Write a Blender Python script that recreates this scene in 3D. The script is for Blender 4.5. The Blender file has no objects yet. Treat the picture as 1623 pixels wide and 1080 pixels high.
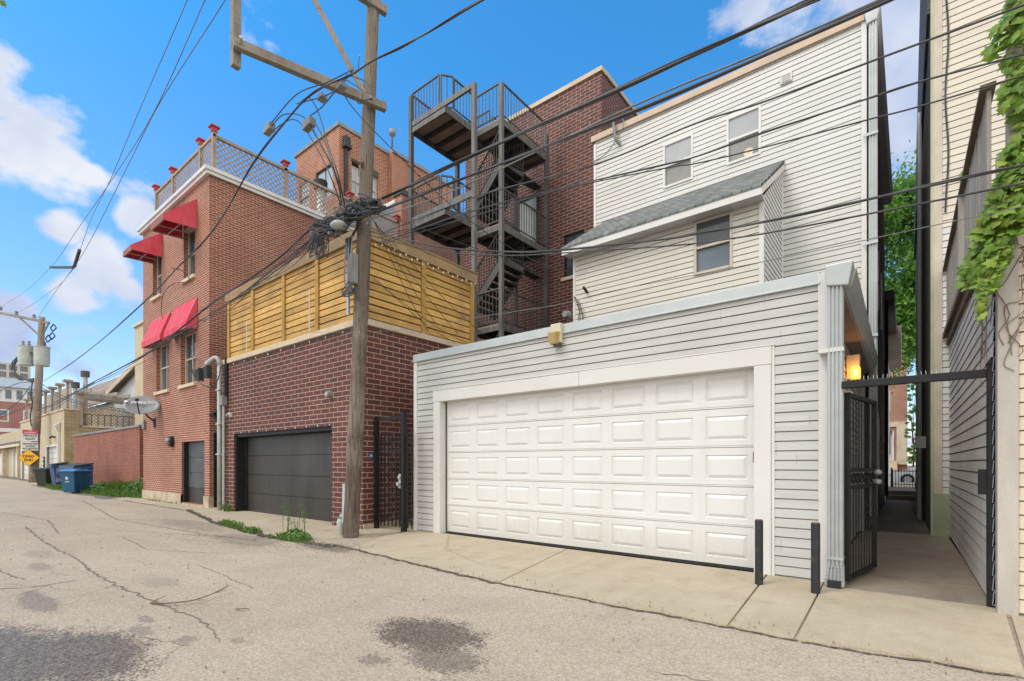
import bpy, math, random
from mathutils import Vector, Matrix
R=math.radians
sc=bpy.context.scene
# ------------------------------------------------------------------ camera, world, sun, exposure
YAW=38.4945; CH=1.27; FP=784.0; CXP=811.5; HYP=735.0
cam=bpy.data.cameras.new('camera'); co=bpy.data.objects.new('camera',cam); sc.collection.objects.link(co)
cam.sensor_width=36; cam.lens=36*FP/1623; cam.shift_y=(HYP-540)/1623
co.location=(0,0,CH); co.rotation_euler=(R(90),0,R(YAW)); cam.clip_end=3000; cam.clip_start=.05
sc.camera=co
SUN_EL=52; SUN_AZ=205     # degrees, azimuth clockwise from +Y
w=bpy.data.worlds.new("World"); sc.world=w; w.use_nodes=True
nt=w.node_tree; nt.nodes.clear()
def N(nt,t,**k):
    n=nt.nodes.new(t)
    for a,b in k.items(): setattr(n,a,b)
    return n
out=N(nt,'ShaderNodeOutputWorld'); bg=N(nt,'ShaderNodeBackground'); bg.inputs[1].default_value=0.15
nt.links.new(bg.outputs[0],out.inputs[0])
sky=N(nt,'ShaderNodeTexSky'); sky.sky_type='NISHITA'; sky.sun_disc=False; sky.sun_elevation=R(SUN_EL); sky.sun_rotation=R(SUN_AZ)
sky.air_density=1.0; sky.dust_density=0.6; sky.ozone_density=2.5; sky.altitude=200
tint=N(nt,'ShaderNodeMix',data_type='RGBA',blend_type='MULTIPLY'); tint.inputs[0].default_value=1
nt.links.new(sky.outputs[0],tint.inputs[6]); tint.inputs[7].default_value=(.33,1.12,1.47,1)
tc=N(nt,'ShaderNodeTexCoord')
def math_(nt,op,a,b=None,c=None,clamp=False):
    m=N(nt,'ShaderNodeMath',operation=op,use_clamp=clamp)
    for i,v in enumerate((a,b,c)):
        if v is None: continue
        if isinstance(v,(int,float)): m.inputs[i].default_value=v
        else: nt.links.new(v,m.inputs[i])
    return m.outputs[0]
def ramp_(nt,f,a,b,ca=(0,0,0,1),cb=(1,1,1,1)):
    r=N(nt,'ShaderNodeValToRGB'); e=r.color_ramp.elements; e[0].position=a; e[1].position=b; e[0].color=ca; e[1].color=cb
    nt.links.new(f,r.inputs[0]); return r.outputs[0]
th=R(YAW); S_,C_=math.sin(th),math.cos(th)
def ray(u,v):
    a=(u-CXP)/FP; b=(HYP-v)/FP
    return Vector((-S_+C_*a, C_+S_*a, b))
def at(u,v,Y):
    r=ray(u,v); t=Y/r.y; return Vector((r.x*t,Y,r.z*t+CH))
def atX(u,v,X):
    r=ray(u,v); t=X/r.x; return Vector((X,r.y*t,r.z*t+CH))
def atL(u,v,A,B):
    r=ray(u,v); dx,dy=B[0]-A[0],B[1]-A[1]
    t=(A[0]*dy-A[1]*dx)/(r.x*dy-r.y*dx); return Vector((r.x*t,r.y*t,r.z*t+CH))
nz=N(nt,'ShaderNodeTexNoise'); nz.inputs['Scale'].default_value=5.5; nz.inputs['Detail'].default_value=12; nz.inputs['Roughness'].default_value=.60
mp=N(nt,'ShaderNodeMapping'); mp.inputs['Scale'].default_value=(1,1,1.7); nt.links.new(tc.outputs['Generated'],mp.inputs[0]); nt.links.new(mp.outputs[0],nz.inputs[0])
# cloud banks: direction, half size, softness
blobs=[((50,215),.095,1.0),((-25,150),.09,.95),((100,250),.055,.85),((140,272),.035,.6),((170,425),.07,1.0),((105,365),.04,.75),((225,355),.04,.95),((120,460),.045,.8),((205,455),.05,.85),((10,500),.045,.85),((0,560),.07,.5),((130,590),.10,.45),
       ((1250,-20),.18,.42),((1450,20),.20,.75),((1430,190),.14,.65),((1190,10),.10,.5),((1440,390),.10,.5),((350,30),.05,.2),((400,-40),.12,.25)]
tot=None
for (p,sz,st) in blobs:
    d=ray(*p).normalized()
    dn=N(nt,'ShaderNodeVectorMath',operation='DISTANCE'); nt.links.new(tc.outputs['Generated'],dn.inputs[0]); dn.inputs[1].default_value=d
    g=math_(nt,'MULTIPLY',math_(nt,'SUBTRACT',1.0,math_(nt,'DIVIDE',dn.outputs['Value'],sz),clamp=True),st)
    tot=g if tot is None else math_(nt,'MAXIMUM',tot,g)
# unseen bright cloud cover added behind and beside the camera as neutral fill
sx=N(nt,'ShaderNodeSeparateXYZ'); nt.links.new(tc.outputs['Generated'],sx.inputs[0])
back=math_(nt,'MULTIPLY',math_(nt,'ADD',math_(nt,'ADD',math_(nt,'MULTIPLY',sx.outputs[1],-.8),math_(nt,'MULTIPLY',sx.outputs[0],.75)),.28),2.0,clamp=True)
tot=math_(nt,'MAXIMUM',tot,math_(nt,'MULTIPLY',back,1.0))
hz=math_(nt,'MULTIPLY',math_(nt,'SUBTRACT',.22,math_(nt,'ABSOLUTE',sx.outputs[2])),1.9,clamp=True)
tot=math_(nt,'MAXIMUM',tot,hz)
low=math_(nt,'MULTIPLY',math_(nt,'SUBTRACT',.62,sx.outputs[2]),1.7,clamp=True)
lowc=N(nt,'ShaderNodeMix',data_type='RGBA'); nt.links.new(low,lowc.inputs[0]); lowc.inputs[6].default_value=(.33,1.12,1.47,1); lowc.inputs[7].default_value=(1.0,.93,.98,1); nt.links.new(lowc.outputs[2],tint.inputs[7])
dens=math_(nt,'ADD',math_(nt,'MULTIPLY',tot,1.05),math_(nt,'SUBTRACT',math_(nt,'MULTIPLY',math_(nt,'SUBTRACT',nz.outputs['Fac'],.5),1.9),.05))
cm=ramp_(nt,dens,.22,.46)
nz2=N(nt,'ShaderNodeTexNoise'); nz2.inputs['Scale'].default_value=5.5; nz2.inputs['Detail'].default_value=6
mp2=N(nt,'ShaderNodeMapping'); mp2.inputs['Location'].default_value=(.3,.1,.12); nt.links.new(tc.outputs['Generated'],mp2.inputs[0]); nt.links.new(mp2.outputs[0],nz2.inputs[0])
cc=ramp_(nt,nz2.outputs['Fac'],.38,.66,(2.3,2.8,4.1,1),(4.2,4.4,4.8,1))
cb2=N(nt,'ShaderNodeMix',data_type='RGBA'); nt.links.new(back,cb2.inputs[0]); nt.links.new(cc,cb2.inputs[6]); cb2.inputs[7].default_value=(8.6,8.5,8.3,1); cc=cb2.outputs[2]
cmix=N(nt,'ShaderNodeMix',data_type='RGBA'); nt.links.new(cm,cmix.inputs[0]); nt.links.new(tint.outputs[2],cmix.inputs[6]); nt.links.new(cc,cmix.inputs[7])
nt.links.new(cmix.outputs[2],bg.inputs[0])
sl=bpy.data.lights.new('sun','SUN'); so=bpy.data.objects.new('sun',sl); sc.collection.objects.link(so)
sl.energy=1.3; sl.angle=R(20); sl.color=(1,.95,.87)
az=R(SUN_AZ); el=R(SUN_EL)
sdir=Vector((math.sin(az)*math.cos(el),math.cos(az)*math.cos(el),math.sin(el)))
so.rotation_euler=(-sdir).to_track_quat('-Z','Y').to_euler()
sc.view_settings.view_transform='Standard'; sc.view_settings.look='None'; sc.view_settings.gamma=1; sc.view_settings.exposure=0.42
# ------------------------------------------------------------------ materials
def newmat(n):
    m=bpy.data.materials.new(n); m.use_nodes=True; t=m.node_tree; b=t.nodes['Principled BSDF']; return m,t,b
def mixc(t,f,a,b,mode='MIX'):
    m=N(t,'ShaderNodeMix',data_type='RGBA',blend_type=mode)
    for s,v in ((0,f),(6,a),(7,b)):
        if isinstance(v,(int,float)): m.inputs[s].default_value=v
        elif isinstance(v,(tuple,list)): m.inputs[s].default_value=tuple(v)+((1,) if len(v)==3 else ())
        else: t.links.new(v,m.inputs[s])
    return m.outputs[2]
def noise(t,vec,scale,detail=4,rough=.55,sc3=None):
    if sc3:
        mpp=N(t,'ShaderNodeMapping'); mpp.inputs['Scale'].default_value=sc3; t.links.new(vec,mpp.inputs[0]); vec=mpp.outputs[0]
    n=N(t,'ShaderNodeTexNoise'); n.inputs['Scale'].default_value=scale; n.inputs['Detail'].default_value=detail; n.inputs['Roughness'].default_value=rough
    t.links.new(vec,n.inputs['Vector']); return n.outputs['Fac']
def bump(t,b,h,st=.3,dist=.01):
    n=N(t,'ShaderNodeBump'); n.inputs['Strength'].default_value=st; n.inputs['Distance'].default_value=dist
    t.links.new(h,n.inputs['Height']); t.links.new(n.outputs[0],b.inputs['Normal'])
def mul(c,k): return tuple(min(1,x*k) for x in c)
def simple(n,c,c2=None,scale=3,rough=.6,metal=0,grain=60,bs=.15,sc3=None,lo=.35,hi=.65,spec=.5):
    m,t,b=newmat(n); g=N(t,'ShaderNodeNewGeometry').outputs['Position']
    c2=c2 or mul(c,.72)
    f=noise(t,g,scale,5,.6,sc3); f=ramp_(t,f,lo,hi)
    f2=noise(t,g,grain,3,.6,sc3)
    col=mixc(t,f,c,c2); col=mixc(t,ramp_(t,f2,.3,.7,(.86,.86,.86,1),(1.08,1.08,1.08,1)),(1,1,1),(1,1,1)) if False else mixc(t,1.0,col,ramp_(t,f2,.3,.7,((.88,.88,.88,1) if bs>.08 else (.975,.975,.975,1)),(1.0,1.0,1.0,1)),'MULTIPLY')
    t.links.new(col,b.inputs['Base Color']); b.inputs['Roughness'].default_value=rough; b.inputs['Metallic'].default_value=metal
    b.inputs['Specular IOR Level'].default_value=spec
    if bs: bump(t,b,f2,bs,.004)
    return m
def brickmat(n,c1,c2,mortar,bw,bh,ms,rough=.8,odd=(.09,.06,.055),odd_amt=.12):
    m,t,b=newmat(n); g=N(t,'ShaderNodeNewGeometry'); pos=g.outputs['Position']
    sp=N(t,'ShaderNodeSeparateXYZ'); t.links.new(pos,sp.inputs[0])
    sn=N(t,'ShaderNodeSeparateXYZ'); t.links.new(g.outputs['True Normal'],sn.inputs[0])
    k=math_(t,'GREATER_THAN',math_(t,'ABSOLUTE',sn.outputs[0]),.5)
    u=math_(t,'ADD',math_(t,'MULTIPLY',sp.outputs[1],k),math_(t,'MULTIPLY',sp.outputs[0],math_(t,'SUBTRACT',1.0,k)))
    u=math_(t,'ADD',u,200.0*bw)
    cb=N(t,'ShaderNodeCombineXYZ'); t.links.new(u,cb.inputs[0]); t.links.new(math_(t,'ADD',sp.outputs[2],bh*10),cb.inputs[1])
    # slight waviness of the joints
    wn=N(t,'ShaderNodeTexNoise'); wn.inputs['Scale'].default_value=9; t.links.new(pos,wn.inputs['Vector'])
    wv=N(t,'ShaderNodeVectorMath',operation='MULTIPLY_ADD'); t.links.new(wn.outputs['Color'],wv.inputs[0]); wv.inputs[1].default_value=(.006,.004,0); t.links.new(cb.outputs[0],wv.inputs[2])
    br=N(t,'ShaderNodeTexBrick'); br.offset=.5; t.links.new(wv.outputs[0],br.inputs['Vector'])
    br.inputs['Scale'].default_value=1; br.inputs['Brick Width'].default_value=bw; br.inputs['Row Height'].default_value=bh
    br.inputs['Mortar Size'].default_value=ms; br.inputs['Mortar Smooth'].default_value=.15; br.inputs['Bias'].default_value=0
    br.inputs['Color1'].default_value=c1+(1,); br.inputs['Color2'].default_value=c2+(1,); br.inputs['Mortar'].default_value=mortar+(1,)
    # per brick odd burnt ones
    fx=math_(t,'FLOOR',math_(t,'DIVIDE',u,bw)); fz=math_(t,'FLOOR',math_(t,'DIVIDE',math_(t,'ADD',sp.outputs[2],bh*10),bh))
    wc=N(t,'ShaderNodeCombineXYZ'); t.links.new(fx,wc.inputs[0]); t.links.new(fz,wc.inputs[1])
    big=noise(t,pos,.8,5,.65)
    ln=noise(t,pos,6,4,.6,(1,1,2.2))
    oddm=ramp_(t,math_(t,'ADD',math_(t,'MULTIPLY',ln,.6),math_(t,'MULTIPLY',big,.5)),.62-odd_amt*.2,.72)
    nomort=math_(t,'SUBTRACT',1.0,br.outputs['Fac'])
    col=mixc(t,math_(t,'MULTIPLY',math_(t,'MULTIPLY',oddm,nomort),.7),br.outputs['Color'],odd)
    col=mixc(t,1.0,col,ramp_(t,big,.3,.7,(.72,.70,.69,1),(1.06,1.06,1.06,1)),'MULTIPLY')
    gr=noise(t,pos,90,3,.6)
    col=mixc(t,1.0,col,ramp_(t,gr,.3,.7,(.82,.82,.82,1),(1,1,1,1)),'MULTIPLY')
    t.links.new(col,b.inputs['Base Color']); b.inputs['Roughness'].default_value=rough
    bump(t,b,math_(t,'ADD',math_(t,'MULTIPLY',nomort,1.0),math_(t,'MULTIPLY',gr,.25)),.7,.008)
    return m
M={}
M['red_brick']=brickmat('red_brick',(.40,.115,.060),(.26,.072,.042),(.60,.43,.31),.203,.0677,.0095)
M['low_brick']=brickmat('low_wall_brick',(.42,.105,.055),(.26,.066,.038),(.40,.27,.19),.203,.0677,.008)
M['dark_brick']=brickmat('dark_utility_brick',(.155,.044,.037),(.095,.036,.034),(.48,.33,.235),.305,.1,.0085,odd=(.12,.055,.055))
M['orange_brick']=brickmat('orange_brick',(.44,.135,.06),(.27,.07,.035),(.62,.42,.28),.26,.1,.014)
M['tan_brick']=brickmat('tan_brick',(.50,.24,.16),(.42,.19,.13),(.55,.38,.28),.25,.08,.01)
M['block']=brickmat('split_block',(.50,.39,.22),(.44,.33,.18),(.30,.23,.14),.42,.21,.012,odd=(.36,.27,.16))
M['soot_brick']=brickmat('sooty_brick',(.13,.10,.08),(.08,.062,.05),(.16,.135,.11),.22,.075,.01)
def sidemat(n,c,dirt=(.42,.38,.31),amt=.25):
    m,t,b=newmat(n); pos=N(t,'ShaderNodeNewGeometry').outputs['Position']
    f=ramp_(t,noise(t,pos,.9,6,.62,(1,1,.5)),.45,.75); col=mixc(t,math_(t,'MULTIPLY',f,amt),c,dirt)
    f2=noise(t,pos,3.3,5,.7,(.35,.35,6)); col=mixc(t,1.0,col,ramp_(t,f2,.3,.7,(.93,.93,.93,1),(1,1,1,1)),'MULTIPLY')
    sp=N(t,'ShaderNodeSeparateXYZ'); t.links.new(pos,sp.inputs[0]); row=math_(t,'FLOOR',math_(t,'DIVIDE',sp.outputs[2],.105)); wr=N(t,'ShaderNodeTexWhiteNoise',noise_dimensions='1D'); t.links.new(row,wr.inputs['W'])
    seg=math_(t,'ADD',math_(t,'DIVIDE',math_(t,'ADD',sp.outputs[0],sp.outputs[1]),3.1),math_(t,'MULTIPLY',wr.outputs['Value'],3.0)); w2=N(t,'ShaderNodeTexWhiteNoise',noise_dimensions='2D'); cc_=N(t,'ShaderNodeCombineXYZ'); t.links.new(math_(t,'FLOOR',seg),cc_.inputs[0]); t.links.new(row,cc_.inputs[1]); t.links.new(cc_.outputs[0],w2.inputs['Vector'])
    col=mixc(t,1.0,col,ramp_(t,w2.outputs['Value'],0,1,(.93,.93,.92,1),(1.03,1.03,1.03,1)),'MULTIPLY')
    seam=math_(t,'LESS_THAN',math_(t,'FRACT',seg),.0016); col=mixc(t,math_(t,'MULTIPLY',seam,.55),col,(.12,.11,.10))
    f3=noise(t,pos,120,2,.5,(1,1,.15))
    t.links.new(col,b.inputs['Base Color']); b.inputs['Roughness'].default_value=.5; bump(t,b,f3,.08,.002); return m
M['siding']=sidemat('garage_vinyl_siding',(.525,.52,.495),(.39,.37,.32),.4)
M['siding_house']=sidemat('house_vinyl_siding',(.605,.598,.572),(.46,.44,.38),.35)
M['siding_bump']=sidemat('faded_vinyl_siding',(.62,.59,.52),(.52,.45,.33),.5)
M['siding_yellow']=sidemat('cream_siding',(.63,.575,.47),(.55,.50,.40),.25)
M['siding_white']=sidemat('grey_white_siding',(.60,.60,.58),(.40,.40,.36),.35)
M['siding_lane']=sidemat('lane_siding',(.66,.65,.63),(.42,.41,.40),.6)
M['siding_tan']=sidemat('tan_siding',(.66,.58,.45),(.5,.42,.3),.3)
M['white_paint']=simple('white_paint',(.70,.70,.68),(.62,.61,.57),1.5,.4,bs=.05)
def doorpaint():
    m,t,b=newmat('garage_door_paint'); pos=N(t,'ShaderNodeNewGeometry').outputs['Position']; sp=N(t,'ShaderNodeSeparateXYZ'); t.links.new(pos,sp.inputs[0])
    col=mixc(t,math_(t,'MULTIPLY',ramp_(t,noise(t,pos,1.3,5,.6),.4,.7),.5),(.68,.675,.65),(.61,.60,.57))
    st=ramp_(t,noise(t,pos,5,5,.7,(1,1,.12)),.52,.75); col=mixc(t,math_(t,'MULTIPLY',st,.16),col,(.40,.36,.30))
    spl=math_(t,'MULTIPLY',math_(t,'SUBTRACT',math_(t,'ADD',.34,math_(t,'MULTIPLY',noise(t,pos,7,6,.75),.45)),sp.outputs[2]),2.2,clamp=True)
    col=mixc(t,math_(t,'MULTIPLY',spl,math_(t,'MULTIPLY',noise(t,pos,60,4,.8),.75)),col,(.36,.32,.26))
    t.links.new(col,b.inputs['Base Color']); b.inputs['Roughness'].default_value=.38; bump(t,b,noise(t,pos,3.0,3,.5),.05,.01); return m
M['door_white']=doorpaint()
M['trim']=simple('trim_metal',(.64,.61,.56),(.58,.54,.48),1.2,.45,bs=.05)
M['trim_white']=simple('white_trim',(.66,.655,.63),(.62,.60,.56),1.2,.45,bs=.05)
M['tan_coping']=simple('tan_coping',(.60,.43,.30),(.45,.36,.27),2,.5)
M['galv']=simple('galvanised_steel',(.50,.525,.515),(.41,.44,.44),2.2,.34,.25,grain=8,bs=.0,lo=.3,hi=.7)
M['galv_flash']=simple('galvanised_flashing',(.41,.45,.45),(.50,.53,.525),2.5,.42,.3,grain=40,bs=.05,lo=.3,hi=.7)
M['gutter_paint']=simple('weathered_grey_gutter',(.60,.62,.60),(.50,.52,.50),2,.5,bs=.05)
M['post_tan']=simple('weathered_tan_trim',(.52,.48,.42),(.42,.38,.33),2,.6,bs=.1,sc3=(2,2,.4))
M['soffit']=simple('soffit_brown',(.30,.25,.21),(.22,.18,.15),2,.7)
M['black']=simple('black_metal',(.011,.011,.013),(.02,.019,.019),6,.5,bs=.12,spec=.3)
M['bollard']=simple('bollard_paint',(.018,.02,.024),(.07,.06,.055),11,.6,lo=.52,hi=.74,bs=.4,grain=35)
M['rust']=simple('rusty_metal',(.30,.15,.08),(.12,.07,.05),9,.8,bs=.4)
M['black_door']=simple('dark_door_metal',(.030,.026,.023),(.058,.050,.044),1.8,.42,bs=.08,sc3=(1,1,.25),spec=.35)
M['grey_door']=simple('grey_door_metal',(.055,.06,.066),(.085,.09,.095),3,.45,bs=.08,spec=.35)
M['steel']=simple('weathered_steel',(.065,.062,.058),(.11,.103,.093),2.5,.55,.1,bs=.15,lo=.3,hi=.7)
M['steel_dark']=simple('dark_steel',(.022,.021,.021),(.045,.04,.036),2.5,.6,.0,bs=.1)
M['deck_under']=simple('deck_underside',(.36,.27,.23),(.26,.20,.17),4,.8)
M['steel_light']=simple('pale_steel',(.17,.163,.145),(.10,.095,.086),3,.55,.1,bs=.15,sc3=(3,3,.6))  # paler steel tone, used for fascias, tie beams and front posts
M['coping']=simple('limestone_coping',(.68,.57,.42),(.55,.44,.31),2,.8,bs=.2)
M['stone']=simple('stone_base',(.55,.46,.33),(.38,.31,.22),3,.85,bs=.4)
M['conc_wall']=simple('stucco_beige',(.55,.46,.31),(.47,.39,.27),1.2,.9,bs=.4)
M['stucco_grey']=simple('stucco_grey',(.13,.15,.18),(.17,.19,.22),1,.9)
M['red_awn']=simple('red_awning_canvas',(.62,.045,.085),(.66,.13,.16),2.2,.8,bs=.3,grain=120,sc3=(2.5,1,.5),lo=.4,hi=.72)
M['red_awn_edge']=simple('faded_awning_edge',(.34,.13,.10),(.26,.10,.08),4,.8)
M['red_cap']=simple('red_cap_paint',(.52,.06,.06),(.35,.05,.05),6,.6)
M['lattice']=simple('weathered_lattice',(.42,.32,.24),(.30,.23,.18),5,.85,bs=.2)
M['grey_wood']=simple('grey_wood',(.46,.42,.36),(.33,.29,.24),2,.9,sc3=(6,6,.6),bs=.5)
M['wood_dark']=simple('dark_wood',(.12,.09,.065),(.2,.16,.11),2,.9,sc3=(1,1,3),bs=.4)
def woodmat(n,c1,c2,c3,sc3,scale=2.2,rough=.75):
    m,t,b=newmat(n); pos=N(t,'ShaderNodeNewGeometry').outputs['Position']
    f=ramp_(t,noise(t,pos,scale,6,.6,sc3),.3,.7); col=mixc(t,f,c1,c2)
    f2=ramp_(t,noise(t,pos,1.3,5,.65),.44,.64); col=mixc(t,math_(t,'MULTIPLY',f2,.7),col,c3)
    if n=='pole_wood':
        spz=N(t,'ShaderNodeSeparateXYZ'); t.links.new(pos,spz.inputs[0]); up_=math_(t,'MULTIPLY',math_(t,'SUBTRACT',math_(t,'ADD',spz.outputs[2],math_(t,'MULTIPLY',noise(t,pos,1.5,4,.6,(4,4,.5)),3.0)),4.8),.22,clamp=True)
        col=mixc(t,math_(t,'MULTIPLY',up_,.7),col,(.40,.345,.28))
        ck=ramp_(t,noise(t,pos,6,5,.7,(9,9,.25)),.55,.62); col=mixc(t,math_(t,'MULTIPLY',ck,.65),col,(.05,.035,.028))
    kn=ramp_(t,noise(t,pos,5.0,2,.5),.72,.78); col=mixc(t,math_(t,'MULTIPLY',kn,.6),col,(.16,.08,.02))
    oi=N(t,'ShaderNodeObjectInfo')
    ri=N(t,'ShaderNodeNewGeometry').outputs['Random Per Island']
    col=mixc(t,1.0,col,ramp_(t,ri,0,1,(.72,.70,.66,1),(1.08,1.08,1.08,1)),'MULTIPLY')
    gr=noise(t,pos,scale*7,4,.75,sc3); col=mixc(t,1.0,col,ramp_(t,gr,.3,.7,(.72,.70,.68,1),(1.05,1.05,1.05,1)),'MULTIPLY')
    t.links.new(col,b.inputs['Base Color']); b.inputs['Roughness'].default_value=rough
    bump(t,b,gr,1.0 if n=='pole_wood' else .6,.03 if n=='pole_wood' else .012); return m
M['cedar']=woodmat('yellow_cedar',(.82,.52,.165),(.63,.365,.095),(.44,.27,.11),(1,1,7))
M['cedar_post']=woodmat('yellow_cedar_post',(.66,.43,.12),(.55,.33,.07),(.42,.26,.08),(7,7,.7))
M['cedar_cap']=woodmat('weathered_cedar_cap',(.48,.33,.16),(.34,.23,.11),(.22,.17,.11),(1,1,5))
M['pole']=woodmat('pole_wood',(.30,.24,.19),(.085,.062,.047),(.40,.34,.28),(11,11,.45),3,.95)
M['arm']=woodmat('crossarm_wood',(.36,.32,.275),(.23,.20,.17),(.43,.39,.35),(3,3,3),3,.95)
M['wire']=simple('cable_jacket',(.03,.03,.032),(.06,.06,.06),3,.5,bs=0)
M['wire_grey']=simple('grey_cable_jacket',(.20,.20,.19),(.12,.12,.12),3,.55,bs=0)
M['glass']=simple('window_glass',(.045,.055,.06),(.09,.10,.11),1.5,.06,bs=0)
M['blind']=simple('window_with_blind',(.40,.42,.42),(.34,.36,.36),1.4,.12,bs=0)
M['screen']=simple('insect_screen',(.22,.21,.20),(.26,.25,.24),3,.5,bs=.1)
M['blue_glass']=simple('sky_glass',(.09,.12,.15),(.13,.17,.20),1.5,.05,bs=0)
M['frame_tan']=simple('tan_window_frame',(.55,.48,.38),(.46,.40,.32),4,.5,bs=.05)
M['lampglass']=simple('yellowed_lens',(.50,.36,.14),(.42,.30,.12),8,.3)
M['lampbody']=simple('cream_plastic',(.72,.63,.44),(.62,.54,.38),5,.5)
M['grey_plastic']=simple('grey_plastic',(.26,.26,.25),(.19,.19,.185),4,.5)
M['dish']=simple('dish_grey',(.24,.25,.25),(.20,.21,.21),2,.45)
M['can']=simple('transformer_paint',(.46,.49,.46),(.38,.40,.37),3,.4)
M['bin_blue']=simple('bin_blue_plastic',(.012,.085,.19),(.02,.11,.22),3,.42)
M['bin_lid']=simple('bin_light_blue_lid',(.06,.24,.42),(.05,.2,.36),3,.4)
M['dumpster']=simple('dumpster_blue_paint',(.015,.06,.20),(.03,.07,.16),3,.5)
M['dump_scuff']=simple('scuffed_dumpster_side',(.24,.24,.32),(.05,.08,.18),6,.7,lo=.4,hi=.6)
M['bin_dark']=simple('dark_green_plastic',(.02,.035,.025),(.03,.04,.03),3,.5)
M['rubber']=simple('black_rubber',(.02,.02,.02),(.03,.03,.03),4,.8)
M['yellow_sign']=simple('yellow_sign',(.85,.45,.01),(.8,.42,.01),3,.4,bs=0)
M['white_sign']=simple('white_sign',(.62,.62,.60),(.55,.55,.53),3,.5,bs=0)
M['red_sign']=simple('red_sign',(.55,.02,.06),(.5,.02,.05),3,.4,bs=0)
M['ink']=simple('black_ink',(.015,.015,.015),None,3,.6,bs=0)
M['white_ink']=simple('white_ink',(.8,.8,.8),None,3,.6,bs=0)
M['leaf']=None
def leafmat(n,c1,c2,c3,trans=.35):
    m,t,b=newmat(n); g=N(t,'ShaderNodeNewGeometry'); pos=g.outputs['Position']
    f=ramp_(t,noise(t,pos,2.5,4,.6),.35,.65); col=mixc(t,f,c1,c2)
    ri=g.outputs['Random Per Island']; f2=ramp_(t,ri,.35,1.0); col=mixc(t,math_(t,'MULTIPLY',f2,.75),col,c3); col=mixc(t,1.0,col,ramp_(t,math_(t,'FRACT',math_(t,'MULTIPLY',ri,7.3)),0,1,(.55,.6,.55,1),(1.15,1.12,1.1,1)),'MULTIPLY')
    t.links.new(col,b.inputs['Base Color']); b.inputs['Roughness'].default_value=.5
    tr=N(t,'ShaderNodeBsdfTranslucent'); t.links.new(col,tr.inputs[0]); mx=N(t,'ShaderNodeMixShader'); mx.inputs[0].default_value=trans
    o=t.nodes['Material Output']; t.links.new(b.outputs[0],mx.inputs[1]); t.links.new(tr.outputs[0],mx.inputs[2]); t.links.new(mx.outputs[0],o.inputs[0]); return m
M['vine_leaf']=leafmat('ivy_leaf',(.12,.27,.03),(.23,.38,.045),(.42,.47,.08),.4)
M['tree_leaf']=leafmat('tree_leaf',(.12,.29,.05),(.18,.38,.06),(.30,.52,.10),.45)
M['grass']=leafmat('grass_blade',(.10,.22,.03),(.16,.30,.05),(.22,.30,.07),.3)
M['weed']=leafmat('weed_leaf',(.07,.19,.025),(.12,.27,.03),(.16,.30,.05),.3)
M['bark']=simple('bark',(.09,.065,.045),(.14,.11,.08),6,.95,bs=.6)
M['roof_brown']=simple('brown_shingles',(.30,.22,.16),(.24,.17,.12),.8,.9,bs=.3)
M['roof_dark']=simple('dark_roofing',(.07,.065,.06),(.10,.09,.085),1,.9)
M['tower']=simple('tower_concrete',(.50,.45,.37),(.46,.41,.34),.05,.8,bs=0)
M['tower_win']=simple('tower_windows',(.10,.12,.14),(.15,.17,.20),.3,.3,bs=0)
M['car_white']=simple('white_car_paint',(.72,.72,.74),(.68,.68,.70),.5,.25,bs=0)
M['dead']=simple('dry_twig',(.14,.09,.06),(.2,.14,.1),9,.9)
M['darksoil']=simple('dark_soil',(.075,.06,.045),(.13,.105,.08),5,.95,bs=.6)
M['crackmat']=simple('crack_tar',(.15,.12,.095),(.24,.20,.155),8,.95)
def shingles():
    m,t,b=newmat('grey_shingles'); pos=N(t,'ShaderNodeNewGeometry').outputs['Position']
    sp=N(t,'ShaderNodeSeparateXYZ'); t.links.new(pos,sp.inputs[0]); cb=N(t,'ShaderNodeCombineXYZ'); t.links.new(math_(t,'ADD',sp.outputs[0],50),cb.inputs[0]); t.links.new(sp.outputs[1],cb.inputs[1])
    br=N(t,'ShaderNodeTexBrick'); br.inputs['Scale'].default_value=1; br.inputs['Brick Width'].default_value=.16; br.inputs['Row Height'].default_value=.125; br.inputs['Mortar Size'].default_value=.008; t.links.new(cb.outputs[0],br.inputs['Vector'])
    br.inputs['Color1'].default_value=(.23,.24,.22,1); br.inputs['Color2'].default_value=(.12,.13,.12,1); br.inputs['Mortar'].default_value=(.04,.04,.04,1)
    col=mixc(t,1.0,br.outputs['Color'],ramp_(t,noise(t,pos,60,3,.7),.3,.7,(.7,.7,.7,1),(1.3,1.3,1.3,1)),'MULTIPLY')
    t.links.new(col,b.inputs['Base Color']); b.inputs['Roughness'].default_value=.95; bump(t,b,math_(t,'SUBTRACT',1.0,br.outputs['Fac']),.6,.01); return m
M['shingle']=shingles()
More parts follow.
